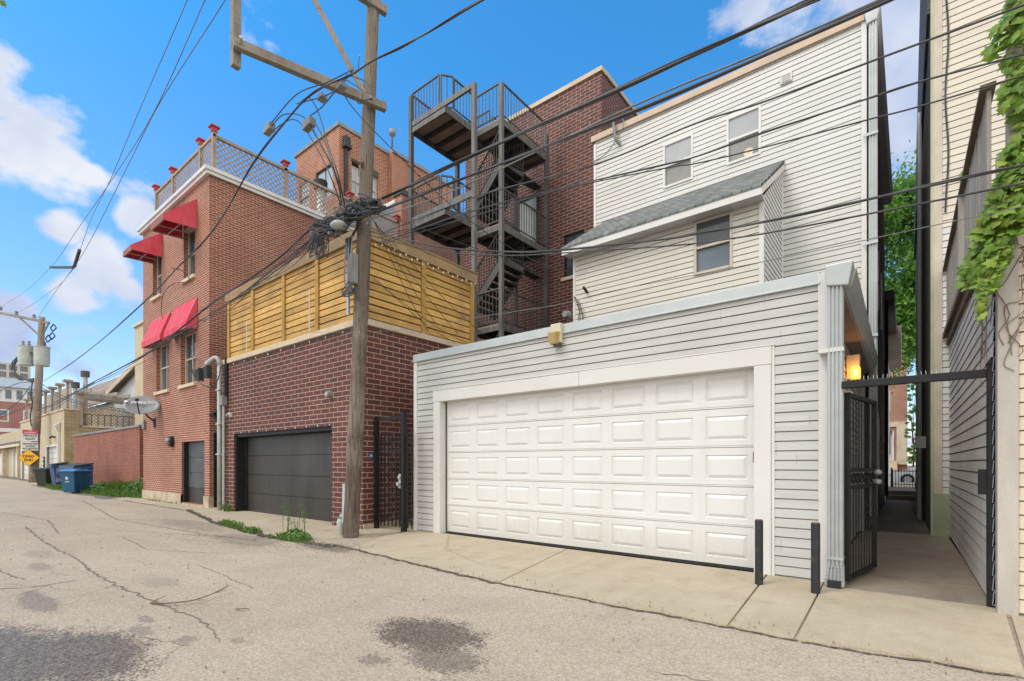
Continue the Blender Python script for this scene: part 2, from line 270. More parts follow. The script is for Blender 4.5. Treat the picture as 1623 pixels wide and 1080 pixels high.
def asphalt():
    m,t,b=newmat('asphalt_alley'); pos=N(t,'ShaderNodeNewGeometry').outputs['Position']
    big=noise(t,pos,.35,5,.6); fine=noise(t,pos,75,3,.75); mid=noise(t,pos,2.2,6,.65)
    col=mixc(t,ramp_(t,big,.35,.65),(.49,.41,.325),(.425,.355,.28))
    col=mixc(t,math_(t,'MULTIPLY',ramp_(t,mid,.5,.72),.35),col,(.32,.26,.20))
    tr=ramp_(t,noise(t,pos,1.0,4,.55,(.10,1.5,1)),.42,.62); col=mixc(t,math_(t,'MULTIPLY',tr,.22),col,(.36,.295,.225))
    pt=ramp_(t,noise(t,pos,.9,2,.4,(.6,1.2,1)),.60,.63); col=mixc(t,math_(t,'MULTIPLY',pt,.16),col,(.33,.27,.21))
    vo=N(t,'ShaderNodeTexVoronoi'); vo.inputs['Scale'].default_value=85; t.links.new(pos,vo.inputs['Vector'])
    spk=N(t,'ShaderNodeSeparateColor'); t.links.new(vo.outputs['Color'],spk.inputs[0])
    col=mixc(t,1.0,col,ramp_(t,spk.outputs[0],.0,1.0,(.76,.75,.74,1),(1.19,1.18,1.15,1)),'MULTIPLY')
    col=mixc(t,1.0,col,ramp_(t,fine,.3,.7,(.80,.80,.80,1),(1.07,1.07,1.07,1)),'MULTIPLY')
    wn2=N(t,'ShaderNodeTexNoise'); wn2.inputs['Scale'].default_value=5; wn2.inputs['Detail'].default_value=5; t.links.new(pos,wn2.inputs['Vector'])
    dv=N(t,'ShaderNodeVectorMath',operation='MULTIPLY_ADD'); t.links.new(wn2.outputs['Color'],dv.inputs[0]); dv.inputs[1].default_value=(.28,.28,0); t.links.new(pos,dv.inputs[2])
    ve=N(t,'ShaderNodeTexVoronoi',feature='DISTANCE_TO_EDGE'); ve.inputs['Scale'].default_value=2.6; t.links.new(dv.outputs[0],ve.inputs['Vector'])
    fine_cr=math_(t,'SUBTRACT',1.0,math_(t,'MULTIPLY',ve.outputs['Distance'],55.0,clamp=True))
    reg=None
    for (x,y,rx,ry) in ((-9.4,3.4,2.6,.55),(-12.5,3.6,2.2,.5),(-7.0,1.1,1.5,.45),(-16,2.2,3,.7),(.4,3.3,1.0,.35)):
        mpp=N(t,'ShaderNodeMapping'); mpp.inputs['Location'].default_value=(-x/rx,-y/ry,0); mpp.inputs['Scale'].default_value=(1/rx,1/ry,0); t.links.new(pos,mpp.inputs[0])
        ln=N(t,'ShaderNodeVectorMath',operation='LENGTH'); t.links.new(mpp.outputs[0],ln.inputs[0]); v=math_(t,'MULTIPLY',math_(t,'SUBTRACT',1.1,math_(t,'ADD',ln.outputs['Value'],math_(t,'MULTIPLY',math_(t,'SUBTRACT',mid,.5),1.6))),2.0,clamp=True)
        reg=v if reg is None else math_(t,'MAXIMUM',reg,v)
    col=mixc(t,math_(t,'MULTIPLY',math_(t,'MULTIPLY',fine_cr,reg),.75),col,(.14,.11,.085))
    # wet stains: position, radius x, radius y
    wet=None
    dist=noise(t,pos,3.2,7,.72)
    for (x,y,rx,ry,st) in STAINS:
        mpp=N(t,'ShaderNodeMapping'); mpp.vector_type='POINT'; mpp.inputs['Location'].default_value=(-x/rx,-y/ry,0); mpp.inputs['Scale'].default_value=(1/rx,1/ry,0); t.links.new(pos,mpp.inputs[0])
        ln=N(t,'ShaderNodeVectorMath',operation='LENGTH'); t.links.new(mpp.outputs[0],ln.inputs[0])
        v=math_(t,'SUBTRACT',1.12,math_(t,'ADD',ln.outputs['Value'],math_(t,'ADD',math_(t,'MULTIPLY',math_(t,'SUBTRACT',dist,.5),1.5),math_(t,'MULTIPLY',math_(t,'SUBTRACT',spk.outputs[0],.5),.42))))
        v=math_(t,'MULTIPLY',math_(t,'MULTIPLY',v,3.6,clamp=True),st)
        wet=v if wet is None else math_(t,'MAXIMUM',wet,v)
    col=mixc(t,math_(t,'MULTIPLY',wet,math_(t,'ADD',.74,math_(t,'MULTIPLY',math_(t,'SUBTRACT',spk.outputs[1],.4),.55)),clamp=True),col,(.085,.068,.055))
    t.links.new(col,b.inputs['Base Color'])
    ro=math_(t,'SUBTRACT',.9,math_(t,'MULTIPLY',wet,.42)); t.links.new(ro,b.inputs['Roughness'])
    b.inputs['Specular IOR Level'].default_value=.22
    bump(t,b,math_(t,'ADD',spk.outputs[0],math_(t,'MULTIPLY',mid,2.0)),.35,.006); return m
STAINS=[(-4.25,.78,.66,.36,1.0),(-4.7,.40,.9,.38,1.0),(-3.3,.45,.45,.2,.9),(-2.78,2.5,.44,.32,1.0),(-2.35,2.25,.32,.2,.7),(-2.69,1.95,.13,.09,.55),(-4.55,1.19,.17,.07,.5),(-4.85,1.30,.13,.05,.5),(-6.2,.85,.5,.12,.55),(-6.9,4.15,.62,.24,.75),(-4.05,1.33,.10,.07,.5),(-3.75,1.55,.08,.05,.4),
        (-11.5,3.9,1.6,.4,.35),(-8.6,3.7,1.0,.35,.4),(-1.7,1.9,.5,.3,.45),(-9.5,1.3,.5,.15,.3),(-8.3,1.15,.35,.1,.4),(-6.2,1.8,.3,.15,.25)]
M['asphalt']=asphalt()
def concrete(n,c1,c2,stain,am=.5,rough=.85,wetn=0):
    m,t,b=newmat(n); pos=N(t,'ShaderNodeNewGeometry').outputs['Position']
    col=mixc(t,ramp_(t,noise(t,pos,.9,5,.6),.35,.65),c1,c2)
    col=mixc(t,math_(t,'MULTIPLY',ramp_(t,noise(t,pos,2.3,6,.7),.5,.75),am),col,stain)
    sc_=ramp_(t,noise(t,pos,5.5,6,.75),.50,.72); col=mixc(t,math_(t,'MULTIPLY',sc_,am*.45),col,stain)
    tm=ramp_(t,noise(t,pos,2.0,4,.6,(2.2,.25,1)),.5,.7); col=mixc(t,math_(t,'MULTIPLY',tm,am*.30),col,mul(stain,.8))
    fine=noise(t,pos,110,3,.7); col=mixc(t,1.0,col,ramp_(t,fine,.3,.7,(.74,.74,.74,1),(1.07,1.07,1.07,1)),'MULTIPLY')
    t.links.new(col,b.inputs['Base Color']); b.inputs['Roughness'].default_value=rough; bump(t,b,fine,.25,.003); return m
M['apron']=concrete('concrete_apron',(.53,.445,.32),(.455,.375,.265),(.35,.27,.175),.7)
M['lane']=concrete('damp_lane_concrete',(.36,.30,.235),(.29,.235,.18),(.16,.125,.09),.7,.55)
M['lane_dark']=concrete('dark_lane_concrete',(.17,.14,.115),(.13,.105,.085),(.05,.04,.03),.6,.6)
M['ground']=concrete('bare_ground',(.20,.17,.13),(.16,.14,.10),(.1,.09,.06),.6,.95)
M['road']=concrete('far_street',(.22,.20,.18),(.2,.18,.16),(.15,.14,.12),.5)
def emis(n,c,s):
    m,t,b=newmat(n); b.inputs['Base Color'].default_value=c+(1,); b.inputs['Emission Color'].default_value=c+(1,); b.inputs['Emission Strength'].default_value=s; return m
M['glow']=emis('lit_amber_lens',(1,.30,.03),2.2)
M['bulb']=emis('lamp_bulb',(1,.55,.12),9)
# ------------------------------------------------------------------ mesh helpers
col=sc.collection
class MB:
    def __init__(s): s.v=[]; s.f=[]
    def poly(s,pts):
        i=len(s.v); s.v+= [tuple(p) for p in pts]; s.f.append(tuple(range(i,i+len(pts)))); return s
    def hexa(s,p):   # 8 points: bottom 4, top 4
        i=len(s.v); s.v+=[tuple(q) for q in p]
        for f in ((0,3,2,1),(4,5,6,7),(0,1,5,4),(1,2,6,5),(2,3,7,6),(3,0,4,7)): s.f.append(tuple(i+k for k in f))
        return s
    def box(s,x0,x1,y0,y1,z0,z1):
        s.hexa([(x0,y0,z0),(x1,y0,z0),(x1,y1,z0),(x0,y1,z0),(x0,y0,z1),(x1,y0,z1),(x1,y1,z1),(x0,y1,z1)]); return s
    def fbox(s,F,u0,u1,d0,d1,z0,z1):
        s.hexa([F(u0,d0,z0),F(u1,d0,z0),F(u1,d1,z0),F(u0,d1,z0),F(u0,d0,z1),F(u1,d0,z1),F(u1,d1,z1),F(u0,d1,z1)]); return s
    def beam(s,p,q,w,h,up=(0,0,1)):
        p=Vector(p);q=Vector(q);d=(q-p).normalized();u=Vector(up)
        if abs(d.dot(u))>.98: u=Vector((0,1,0))
        a=d.cross(u).normalized()*w/2; b=a.cross(d).normalized()*h/2
        s.hexa([p-a-b,p+a-b,p+a+b,p-a+b,q-a-b,q+a-b,q+a+b,q-a+b]); return s
    def tube(s,pts,r,n=6,cap=True):
        pts=[Vector(p) for p in pts]; base=len(s.v); prev=None
        for i,p in enumerate(pts):
            d=(pts[min(i+1,len(pts)-1)]-pts[max(i-1,0)]); d=d.normalized() if d.length>1e-9 else Vector((0,0,1))
            if prev is None:
                a=d.orthogonal().normalized()
            else:
                a=(prev-d*prev.dot(d)); a=a.normalized() if a.length>1e-6 else d.orthogonal().normalized()
            prev=a; b=d.cross(a); rr=r[i] if isinstance(r,(list,tuple)) else r
            for k in range(n):
                t=2*math.pi*k/n; s.v.append(tuple(p+a*math.cos(t)*rr+b*math.sin(t)*rr))
        for i in range(len(pts)-1):
            for k in range(n):
                k2=(k+1)%n; s.f.append((base+i*n+k,base+i*n+k2,base+(i+1)*n+k2,base+(i+1)*n+k))
        if cap:
            s.f.append(tuple(base+k for k in range(n))[::-1]); s.f.append(tuple(base+(len(pts)-1)*n+k for k in range(n)))
        return s
    def build(s,name,mat,parent=None,smooth=False,bevel=0,local=False):
        me=bpy.data.meshes.new(name); off=Vector((0,0,0))
        if parent is not None and not local: off=wloc(parent)
        me.from_pydata([(Vector(v)-off) for v in s.v] if off.length else s.v,[],s.f); me.update()
        o=bpy.data.objects.new(name,me); col.objects.link(o)
        if isinstance(mat,str): mat=M[mat]
        me.materials.append(mat)
        if parent is not None: o.parent=parent
        if smooth:
            for p in me.polygons: p.use_smooth=True
        if bevel:
            md=o.modifiers.new('bevel','BEVEL'); md.width=bevel; md.segments=2; md.limit_method='ANGLE'
        return o
def wloc(o):
    p=Vector(o.location)
    while o.parent: o=o.parent; p+=Vector(o.location)
    return p
def thing(name,label,cat,loc=(0,0,0),rz=0,group=None):
    o=bpy.data.objects.new(name,None); col.objects.link(o); o.location=loc; o.rotation_euler=(0,0,rz); o.empty_display_size=.2
    o['label']=label; o['category']=cat
    if group: o['group']=group
    return o
def tag(o,label,cat,group=None,kind=None):
    o['label']=label; o['category']=cat
    if group: o['group']=group
    if kind: o['kind']=kind
    return o
def struct(mb,name,mat):
    o=mb.build(name,mat); o['kind']='structure'; return o
def copytree(o,parent=None):
    c=o.copy(); col.objects.link(c)
    if parent: c.parent=parent
    for ch in list(o.children): copytree(ch,c)
    return c
def FX(plane): return lambda u,d,z:(u,plane-d,z)      # wall along X, outward -Y
def FYp(plane): return lambda u,d,z:(plane+d,u,z)     # wall along Y, outward +X
def FYm(plane): return lambda u,d,z:(plane-d,u,z)     # wall along Y, outward -X
def wall(mb,F,u0,u1,z0,z1,ops=(),depth=.12):
    us=sorted({u0,u1,*[o[0] for o in ops],*[o[1] for o in ops]}); zs=sorted({z0,z1,*[o[2] for o in ops],*[o[3] for o in ops]})
    us=[u for u in us if u0<=u<=u1]; zs=[z for z in zs if z0<=z<=z1]
    for i in range(len(us)-1):
        for j in range(len(zs)-1):
            cu=(us[i]+us[i+1])/2; cz=(zs[j]+zs[j+1])/2
            if any(o[0]<cu<o[1] and o[2]<cz<o[3] for o in ops): continue
            mb.poly([F(us[i],0,zs[j]),F(us[i+1],0,zs[j]),F(us[i+1],0,zs[j+1]),F(us[i],0,zs[j+1])])
    for o in ops:
        a,b,c,d=o[:4]
        mb.poly([F(a,0,c),F(a,-depth,c),F(a,-depth,d),F(a,0,d)]); mb.poly([F(b,0,c),F(b,-depth,c),F(b,-depth,d),F(b,0,d)])
        mb.poly([F(a,0,c),F(b,0,c),F(b,-depth,c),F(a,-depth,c)]); mb.poly([F(a,0,d),F(b,0,d),F(b,-depth,d),F(a,-depth,d)])
def siding(mb,F,u0,u1,z0,z1,ops=(),ex=.105,lip=.016,umin=None,umax=None,gr=.013):
    z=z0
    while z<z1-1e-6:
        zt=z+ex; zg=zt-gr
        cuts=sorted({z,min(zg,z1),*[c for o in ops for c in (o[2],o[3]) if z<c<min(zg,z1)]})
        rows=[(a,b,lip*(1-.55*(a-z)/ex),lip*(1-.55*(b-z)/ex),a==z) for a,b in zip(cuts,cuts[1:])]
        if zg<z1: rows.append((zg,min(zt,z1),-.022,-.022,False))
        for a,b,da,db,first in rows:
            cz=(a+b)/2; segs=[(u0,u1)]
            for o in ops:
                if o[2]<cz<o[3]:
                    ns=[]
                    for s,e in segs:
                        if o[0]>s: ns.append((s,min(e,o[0])))
                        if o[1]<e: ns.append((max(s,o[1]),e))
                    segs=[x for x in ns if x[1]-x[0]>1e-4]
            for s,e in segs:
                sa=sb=s; ea=eb=e
                if umin: sa=max(s,umin(a)); sb=max(s,umin(b))
                if umax: ea=min(e,umax(a)); eb=min(e,umax(b))
                if ea<=sa and eb<=sb: continue
                ea=max(ea,sa); eb=max(eb,sb)
                mb.poly([F(sa,da,a),F(ea,da,a),F(eb,db,b),F(sb,db,b)])
                if first: mb.poly([F(sa,-.022,a),F(ea,-.022,a),F(ea,da,a),F(sa,da,a)])
                if abs(b-zg)<1e-6: mb.poly([F(sb,db,b),F(eb,db,b),F(eb,-.022,b),F(sb,-.022,b)])
        z=zt
def window(par,F,u0,u1,z0,z1,fm='trim_white',g1='glass',g2='glass',d=0.0,fw=.05,mull=0,rail=True,out=.03,name='window'):
    b=MB(); 
    b.fbox(F,u0,u0+fw,d-.05,d+out,z0,z1).fbox(F,u1-fw,u1,d-.05,d+out,z0,z1).fbox(F,u0+fw,u1-fw,d-.05,d+out,z1-fw,z1).fbox(F,u0+fw,u1-fw,d-.05,d+out+.01,z0,z0+fw)
    zm=(z0+z1)/2
    if rail: b.fbox(F,u0+fw,u1-fw,d-.045,d+out-.005,zm-.025,zm+.025)
    for k in range(mull):
        uu=u0+(u1-u0)*(k+1)/(mull+1); b.fbox(F,uu-.015,uu+.015,d-.04,d+out-.008,z0+fw,z1-fw)
    fr=b.build(name,fm,par,bevel=.004)
    if rail:
        MB().fbox(F,u0+fw,u1-fw,d-.05,d-.005,zm+.02,z1-fw).build('pane',g1,fr); MB().fbox(F,u0+fw,u1-fw,d-.05,d-.03,z0+fw,zm-.02).build('pane',g2,fr)
    else: MB().fbox(F,u0+fw,u1-fw,d-.05,d-.01,z0+fw,z1-fw).build('pane',g1,fr)
    return fr
def textmesh(s,size,mat,parent,matrix,name='lettering',depth=.002,align='CENTER'):
    cu=bpy.data.curves.new('t','FONT'); cu.body=s; cu.size=size; cu.align_x=align; cu.align_y='CENTER'; cu.extrude=depth; cu.resolution_u=3; cu.offset=size*.015
    o=bpy.data.objects.new('t',cu); col.objects.link(o); bpy.context.view_layer.update()
    dg=bpy.context.evaluated_depsgraph_get(); me=bpy.data.meshes.new_from_object(o.evaluated_get(dg)); bpy.data.objects.remove(o)
    me.transform(matrix); n=bpy.data.objects.new(name,me); col.objects.link(n); me.materials.clear(); me.materials.append(M[mat])
    if parent: n.parent=parent
    return n
def smooth_path(pts,n=8):
    pts=[Vector(p) for p in pts]
    if len(pts)<3: return [pts[0].lerp(pts[-1],i/n) for i in range(n+1)]
    P=[pts[0]*2-pts[1]]+pts+[pts[-1]*2-pts[-2]]; o=[]
    for i in range(1,len(P)-2):
        for k in range(n):
            t=k/n; a,b,c,d=P[i-1:i+3]
            o.append(.5*((2*b)+(c-a)*t+(2*a-5*b+4*c-d)*t*t+(3*b-a-3*c+d)*t**3))
    o.append(pts[-1]); return o
def lathe(mb,prof,c,n=16,axis=(0,0,1)):
    mb.tube([(c[0],c[1],c[2]+z) for r,z in prof],[max(r,.001) for r,z in prof],n); return mb
rnd=random.Random(7)
exec_order=True
# ================================================================== THE SETTING
def slab(mb,pts,zt,zb=-.05):
    n=len(pts); i=len(mb.v); mb.v+=[(p[0],p[1],zb) for p in pts]+[(p[0],p[1],zt(p) if callable(zt) else zt) for p in pts]
    mb.f.append(tuple(range(i+n,i+2*n)))
    for k in range(n): k2=(k+1)%n; mb.f.append((i+k,i+k2,i+n+k2,i+n+k))
def rag(a,b,amp,n,seed):
    r=random.Random(seed); o=[]
    for k in range(n):
        t=k/n; o.append((a[0]+(b[0]-a[0])*t+(r.uniform(-amp,amp)*.4 if k else 0), a[1]+(b[1]-a[1])*t+(r.uniform(-amp,amp) if k else 0)))
    return o
g=MB(); g.poly([(-900,-60,-.03),(120,-60,-.03),(120,400,-.03),(-900,400,-.03)]); struct(g,'ground','ground')
g=MB(); g.poly([(-260,-6,0),(25,-6,0),(25,6.05,0),(-260,6.05,0)]); struct(g,'alley','asphalt')
zt=lambda p:.012+max(0,(p[1]-4.1))*.011
a=MB()
slab(a,rag((-6.44,4.3),(-3.385,4.02),.02,14,1)+[(-3.385,4.02),(-3.84,6.1),(-7.15,6.12),(-7.05,5.35)],zt)
slab(a,rag((-3.365,4.02),(-1.09,4.07),.015,10,2)+[(-1.09,4.07),(-1.22,6.1),(-3.825,6.1)],zt)
slab(a,[(-1.072,4.07),(-.632,4.05),(-.672,6.1),(-1.2,6.1)],zt)
slab(a,[(-.612,4.05),(.56,4.24),(.66,5.915),(-.652,5.915)],zt)
slab(a,[(.58,4.25),(1.9,4.36),(1.9,5.74),(.68,5.74)],zt)
struct(a,'garage_apron','apron')
a=MB()
zt2=lambda p:.012+max(0,(p[1]-4.2))*.012
slab(a,rag((-15.35,5.2),(-11.66,4.41),.06,12,3)+[(-11.66,4.41),(-11.6,5.9),(-15.35,5.9)],zt2)
slab(a,rag((-11.64,4.41),(-8.46,4.16),.05,12,4)+[(-8.46,4.16),(-8.5,5.9),(-11.58,5.9)],zt2)
slab(a,[(-8.44,4.17),(-7.62,4.55),(-7.2,5.33),(-7.2,7.0),(-8.48,7.0)],zt2)
struct(a,'driveway_slab','apron')
a=MB(); slab(a,rag((-22.5,5.0),(-15.4,5.02),.05,16,5)+[(-15.4,5.02),(-15.38,5.75),(-21.3,5.75),(-22.6,5.5)],.02); slab(a,[(-15.38,5.2),(-14.4,5.15),(-14.4,9),(-15.32,9)],.022)
struct(a,'side_walk','apron')
a=MB(); slab(a,[(-.70,5.93),(.64,5.93),(.6,8.6),(-.66,8.6)],.022); slab(a,[(-.66,8.612),(.6,8.612),(.56,11.32),(-.62,11.32)],.024); struct(a,'lane_path','lane')
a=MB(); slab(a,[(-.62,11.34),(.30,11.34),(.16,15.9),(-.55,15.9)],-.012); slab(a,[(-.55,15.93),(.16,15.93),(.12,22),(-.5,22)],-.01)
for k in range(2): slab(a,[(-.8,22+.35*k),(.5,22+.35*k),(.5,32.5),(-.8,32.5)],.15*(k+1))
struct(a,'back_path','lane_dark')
a=MB(); slab(a,[(-20,26),(20,26),(20,32.4),(-20,32.4)],.305); struct(a,'sidewalk','apron')
a=MB(); a.poly([(-40,32.5,0),(40,32.5,0),(40,46,0),(-40,46,0)]); struct(a,'street','road')
# cracks and soil along the concrete edges
def crackline(mb,pts,wd,seed,z=.004,br=.3):
    r=random.Random(seed); P=[]
    for (a,b) in zip(pts,pts[1:]):
        n=max(3,int(math.dist(a,b)/.06))
        for k in range(n): t=k/n; P.append((a[0]+(b[0]-a[0])*t+r.uniform(-.02,.02),a[1]+(b[1]-a[1])*t+r.uniform(-.025,.025)))
    P.append(pts[-1])
    for i in range(len(P)-1):
        a,b=P[i],P[i+1]; d=Vector((b[0]-a[0],b[1]-a[1])); 
        if d.length<1e-5: continue
        d.normalize(); nx,ny=-d.y,d.x; w0=wd*r.uniform(.3,1); w1=wd*r.uniform(.3,1)
        mb.poly([(a[0]-nx*w0,a[1]-ny*w0,z),(b[0]-nx*w1,b[1]-ny*w1,z),(b[0]+nx*w1,b[1]+ny*w1,z),(a[0]+nx*w0,a[1]+ny*w0,z)])
        if r.random()<br*.15:
            e=(a[0]+r.uniform(-.5,.5),a[1]+r.uniform(-.35,.35)); crackline(mb,[a,e],wd*.5,seed+i+3,z,0)
c=MB()
crackline(c,[(-13.87,1.69),(-10.85,1.55),(-8.4,1.53),(-7.3,1.46),(-6.35,1.48),(-5.38,1.51),(-4.31,1.56)],.013,11)
crackline(c,[(-4.31,1.56),(-3.8,1.45)],.006,12); crackline(c,[(-7.2,.62),(-7.0,.95),(-7.04,1.25)],.012,13)
crackline(c,[(-22,4.1),(-14,3.2),(-10,3.5),(-8.3,3.75)],.012,14); crackline(c,[(-12,2.6),(-9.2,3.6)],.008,15); crackline(c,[(-9.6,3.0),(-6.9,3.9)],.008,16); crackline(c,[(-14.5,3.0),(-12.2,4.2)],.008,19)
crackline(c,[(-10.6,2.5),(-8.7,2.35),(-7.4,3.0)],.006,17); crackline(c,[(-6.9,2.4),(-5.2,2.3)],.005,18); crackline(c,[(-4.4,1.12),(-3.9,1.3)],.005,20); crackline(c,[(1.2,3.4),(-1.2,2.9)],.005,21)
crackline(c,[(-20,1.6),(-15,2.2),(-12,1.9)],.01,22); crackline(c,[(-9.5,.7),(-7.5,.9)],.008,23)
struct(c,'asphalt_cracks','crackmat')
c=MB(); crackline(c,[(-6.2,6.05),(-5.2,5.0),(-4.15,4.55),(-3.6,4.6)],.004,31,.036); struct(c,'apron_crack','crackmat')
s=MB()
for seed,(p,q,wd) in enumerate([((-6.9,4.3),(-3.4,3.99),.035),((-3.4,3.99),(-.6,4.03),.02),((-.6,4.03),(2,4.33),.018),((-15.3,5.05),(-11.66,4.36),.10),((-11.66,4.36),(-8.4,4.08),.14),((-8.5,4.1),(-6.8,4.2),.13),((-21,4.98),(-15.4,4.98),.04)]):
    crackline(s,[p,q],wd,50+seed,.008,0)
struct(s,'soil_strip','darksoil')
# ================================================================== GARAGE (right foreground)
GX0,GX1,GY=-7.14,-.68,6.1
gar=thing('garage','low white-sided garage with a wide raised-panel door in the foreground','garage',(-3.9,GY,0))
b=MB(); F=FX(GY); ops=[(-6.64,-1.17,0,2.57)]
siding(b,F,GX0+.05,GX1,.05,3.2,ops,.105)
siding(b,FYp(GX1),GY,11.3,.05,2.98,(),.105)
b.build('siding','siding',gar)
b=MB(); b.box(GX0+.02,GX1-.02,GY+.02,GY+.4,0,3.15) if False else None
wall(b,FX(GY+.03),GX0+.02,GX1-.03,0,3.24,[(-6.52,-1.30,0,2.42)],.22); b.poly([(GX0+.02,GY+.03,0),(GX0+.02,11.3,0),(GX0+.02,11.3,3.2),(GX0+.02,GY+.03,3.2)]); b.poly([(GX1-.03,GY+.03,0),(GX1-.03,11.3,0),(GX1-.03,11.3,3.1),(GX1-.03,GY+.03,3.1)])
b.build('wall','trim_white',gar)
b=MB(); b.box(GX0-.01,GX1+.2,GY+.03,11.3,3.2,3.25); b.build('roof','roof_dark',gar)
b=MB(); b.box(GX0-.04,-.70,GY-.035,GY+.15,3.165,3.29); b.box(GX0-.045,-.70,GY-.05,GY-.03,3.15,3.172); b.build('flashing','galv_flash',gar,bevel=.004)
b=MB(); b.box(GX0-.03,GX0+.055,GY-.03,GY+.03,0,3.16); b.box(GX0-.03,GX0-.005,GY+.031,GY+.2,0,3.16); b.build('corner_trim','trim_white',gar,bevel=.004); b=MB()
b.box(-.715,-.635,GY-.034,GY+.04,.03,2.42); b.box(-.718,-.632,GY-.037,GY+.04,2.424,3.26); b.box(-.70,-.665,GY,GY+.12,.03,3.0)
b.build('corner_trim','trim_white',gar,bevel=.004)
b=MB(); b.box(-6.64,-6.47,GY-.03,GY+.12,.03,2.37); b.box(-1.34,-1.165,GY-.03,GY+.12,.03,2.37)
b.box(-6.65,-3.62,GY-.032,GY+.12,2.372,2.57); b.box(-3.616,-1.16,GY-.034,GY+.12,2.371,2.572); b.box(-1.162,-1.13,GY-.022,GY,.03,2.6)
b.box(-6.66,-1.13,GY-.036,GY+.0,2.575,2.59)
b.build('door_casing','trim_white',gar,bevel=.006)
gd=MB(); gd.box(-6.47,-1.34,GY+.155,GY+.2,.03,2.37); gdo=gd.build('garage_door','door_white',gar)
dx0,dx1=-6.44,-1.36; nc=8; sh=(2.40-.055)/5; D=GY+.13
for r in range(5):
    m=MB(); z0=.055+r*sh+.004; z1=.055+(r+1)*sh-.004; cw=(dx1-dx0)/nc
    def P(x,z,d): return (x,D+d,z)
    for c_ in range(nc):
        x0=dx0+c_*cw; x1=x0+cw; px0,px1=x0+.075,x1-.075; pz0,pz1=z0+.085,z1-.085
        rings=[(0,0,.0),(0,0,0)]
        R0=[(x0,z0),(x1,z0),(x1,z1),(x0,z1)]; R1=[(px0,pz0),(px1,pz0),(px1,pz1),(px0,pz1)]
        i1=.012; R2=[(px0+i1,pz0+i1),(px1-i1,pz0+i1),(px1-i1,pz1-i1),(px0+i1,pz1-i1)]
        i2=.05; R3=[(px0+i2,pz0+i2),(px1-i2,pz0+i2),(px1-i2,pz1-i2),(px0+i2,pz1-i2)]
        seq=[(R0,0),(R1,0),(R2,.013),(R3,-.004)]
        for (A,da),(B,db) in zip(seq,seq[1:]):
            for k in range(4):
                k2=(k+1)%4; m.poly([P(*A[k],da),P(*A[k2],da),P(*B[k2],db),P(*B[k],db)])
        m.poly([P(*q,-.004) for q in R3])
    m.poly([P(dx0,z1,0),P(dx1,z1,0),P(dx1,z1+.003,.02),P(dx0,z1+.003,.02)]); m.poly([P(dx0,z0,0),P(dx1,z0,0),P(dx1,z0-.003,.02),P(dx0,z0-.003,.02)])
    m.box(dx0,dx1,D-.006,D+.01,z0+.022,z0+.03) if r else None
    m.build('door_section','door_white',gdo)
MB().box(-6.45,-1.35,D-.004,D+.03,.025,.052).build('bottom_seal','rubber',gdo)
MB().box(-1.352,-1.335,GY-.02,GY+.05,1.28,1.40).build('latch','rust',gdo)
# gutter and downspout
def spout(mb,cx,y,wd,dp,z0,z1,n=5):
    pts=[]
    for k in range(n*6+1):
        t=k/(n*6); pts.append((cx-wd/2+wd*t,y-dp/2+.011*max(-.6,min(.6,math.cos(2*math.pi*n*t)))/.6))
    pts+=[(cx+wd/2,y+dp/2),(cx-wd/2,y+dp/2)]
    i=len(mb.v); n_=len(pts); mb.v+=[(p[0],p[1],z0) for p in pts]+[(p[0],p[1],z1) for p in pts]
    for k in range(n_): k2=(k+1)%n_; mb.f.append((i+k,i+k2,i+n_+k2,i+n_+k))
b=MB(); spout(b,-.555,5.99,.135,.11,.22,3.08,4); b.box(-.615,-.495,5.955,6.03,3.04,3.1)
# flared elbow at the bottom
for k in range(5):
    z1=.24-k*.035; y1=5.99-.012*k*k*.35; spout(b,-.555,y1-.003*k,.145+.004*k,.115,z1-.05,z1)
dsp=b.build('downspout','galv',gar)
MB().box(-.612,-.498,5.83,5.93,.034,.10).build('mouth_shade','rubber',dsp)  # black box standing in for the shaded opening of the spout
b=MB(); b.box(-.70,-.482,5.926,6.06,2.40,2.44); b.build('strap','trim_white',dsp)
b=MB(); b.box(-.64,-.484,5.918,6.06,.30,.325); b.build('strap','galv',dsp)
b=MB(); b.hexa([(-.63,5.90,3.07),(-.44,5.90,3.04),(-.44,6.1,3.04),(-.63,6.1,3.07),(-.64,5.88,3.27),(-.40,5.88,3.27),(-.40,6.1,3.27),(-.64,6.1,3.27)])
b.hexa([(-.50,6.1,3.02),(-.43,6.1,3.08),(-.43,11.3,2.99),(-.50,11.3,2.93),(-.50,6.1,3.26),(-.385,6.1,3.26),(-.385,11.3,3.17),(-.50,11.3,3.17)])
b.build('gutter','galv',gar,bevel=.01)
MB().hexa([(-.68,6.12,3.03),(-.48,6.12,3.03),(-.48,11.28,2.94),(-.68,11.28,2.94),(-.68,6.12,3.2),(-.48,6.12,3.2),(-.48,11.28,3.12),(-.68,11.28,3.12)]).build('soffit','soffit',gar)
# lamps on the garage
l=thing('wall_light','unlit cream floodlight with a yellowed lens above the white garage door','wall light',(-3.97,GY,3.15),group='box lights fixed to the garage')
b=MB(); b.box(-4.055,-3.885,GY-.10,GY-.02,3.02,3.30); b.box(-4.03,-3.91,GY-.02,GY+.0,3.03,3.2); b.build('housing','lampbody',l,bevel=.008)
b=MB(); b.hexa([(-4.03,GY-.16,2.995),(-3.93,GY-.16,2.995),(-3.91,GY-.10,2.995),(-4.05,GY-.10,2.995),(-4.045,GY-.20,3.155),(-3.91,GY-.20,3.155),(-3.89,GY-.10,3.18),(-4.05,GY-.10,3.18)]); b.build('lens','lampglass',l,bevel=.008)
MB().box(-4.0,-3.9,GY-.12,GY-.03,2.97,3.0).build('base_plate','steel',l)
l=thing('wall_light','lit amber box lamp on the garage side wall above the gate','wall light',(-.60,8.5,2.6),group='box lights fixed to the garage')
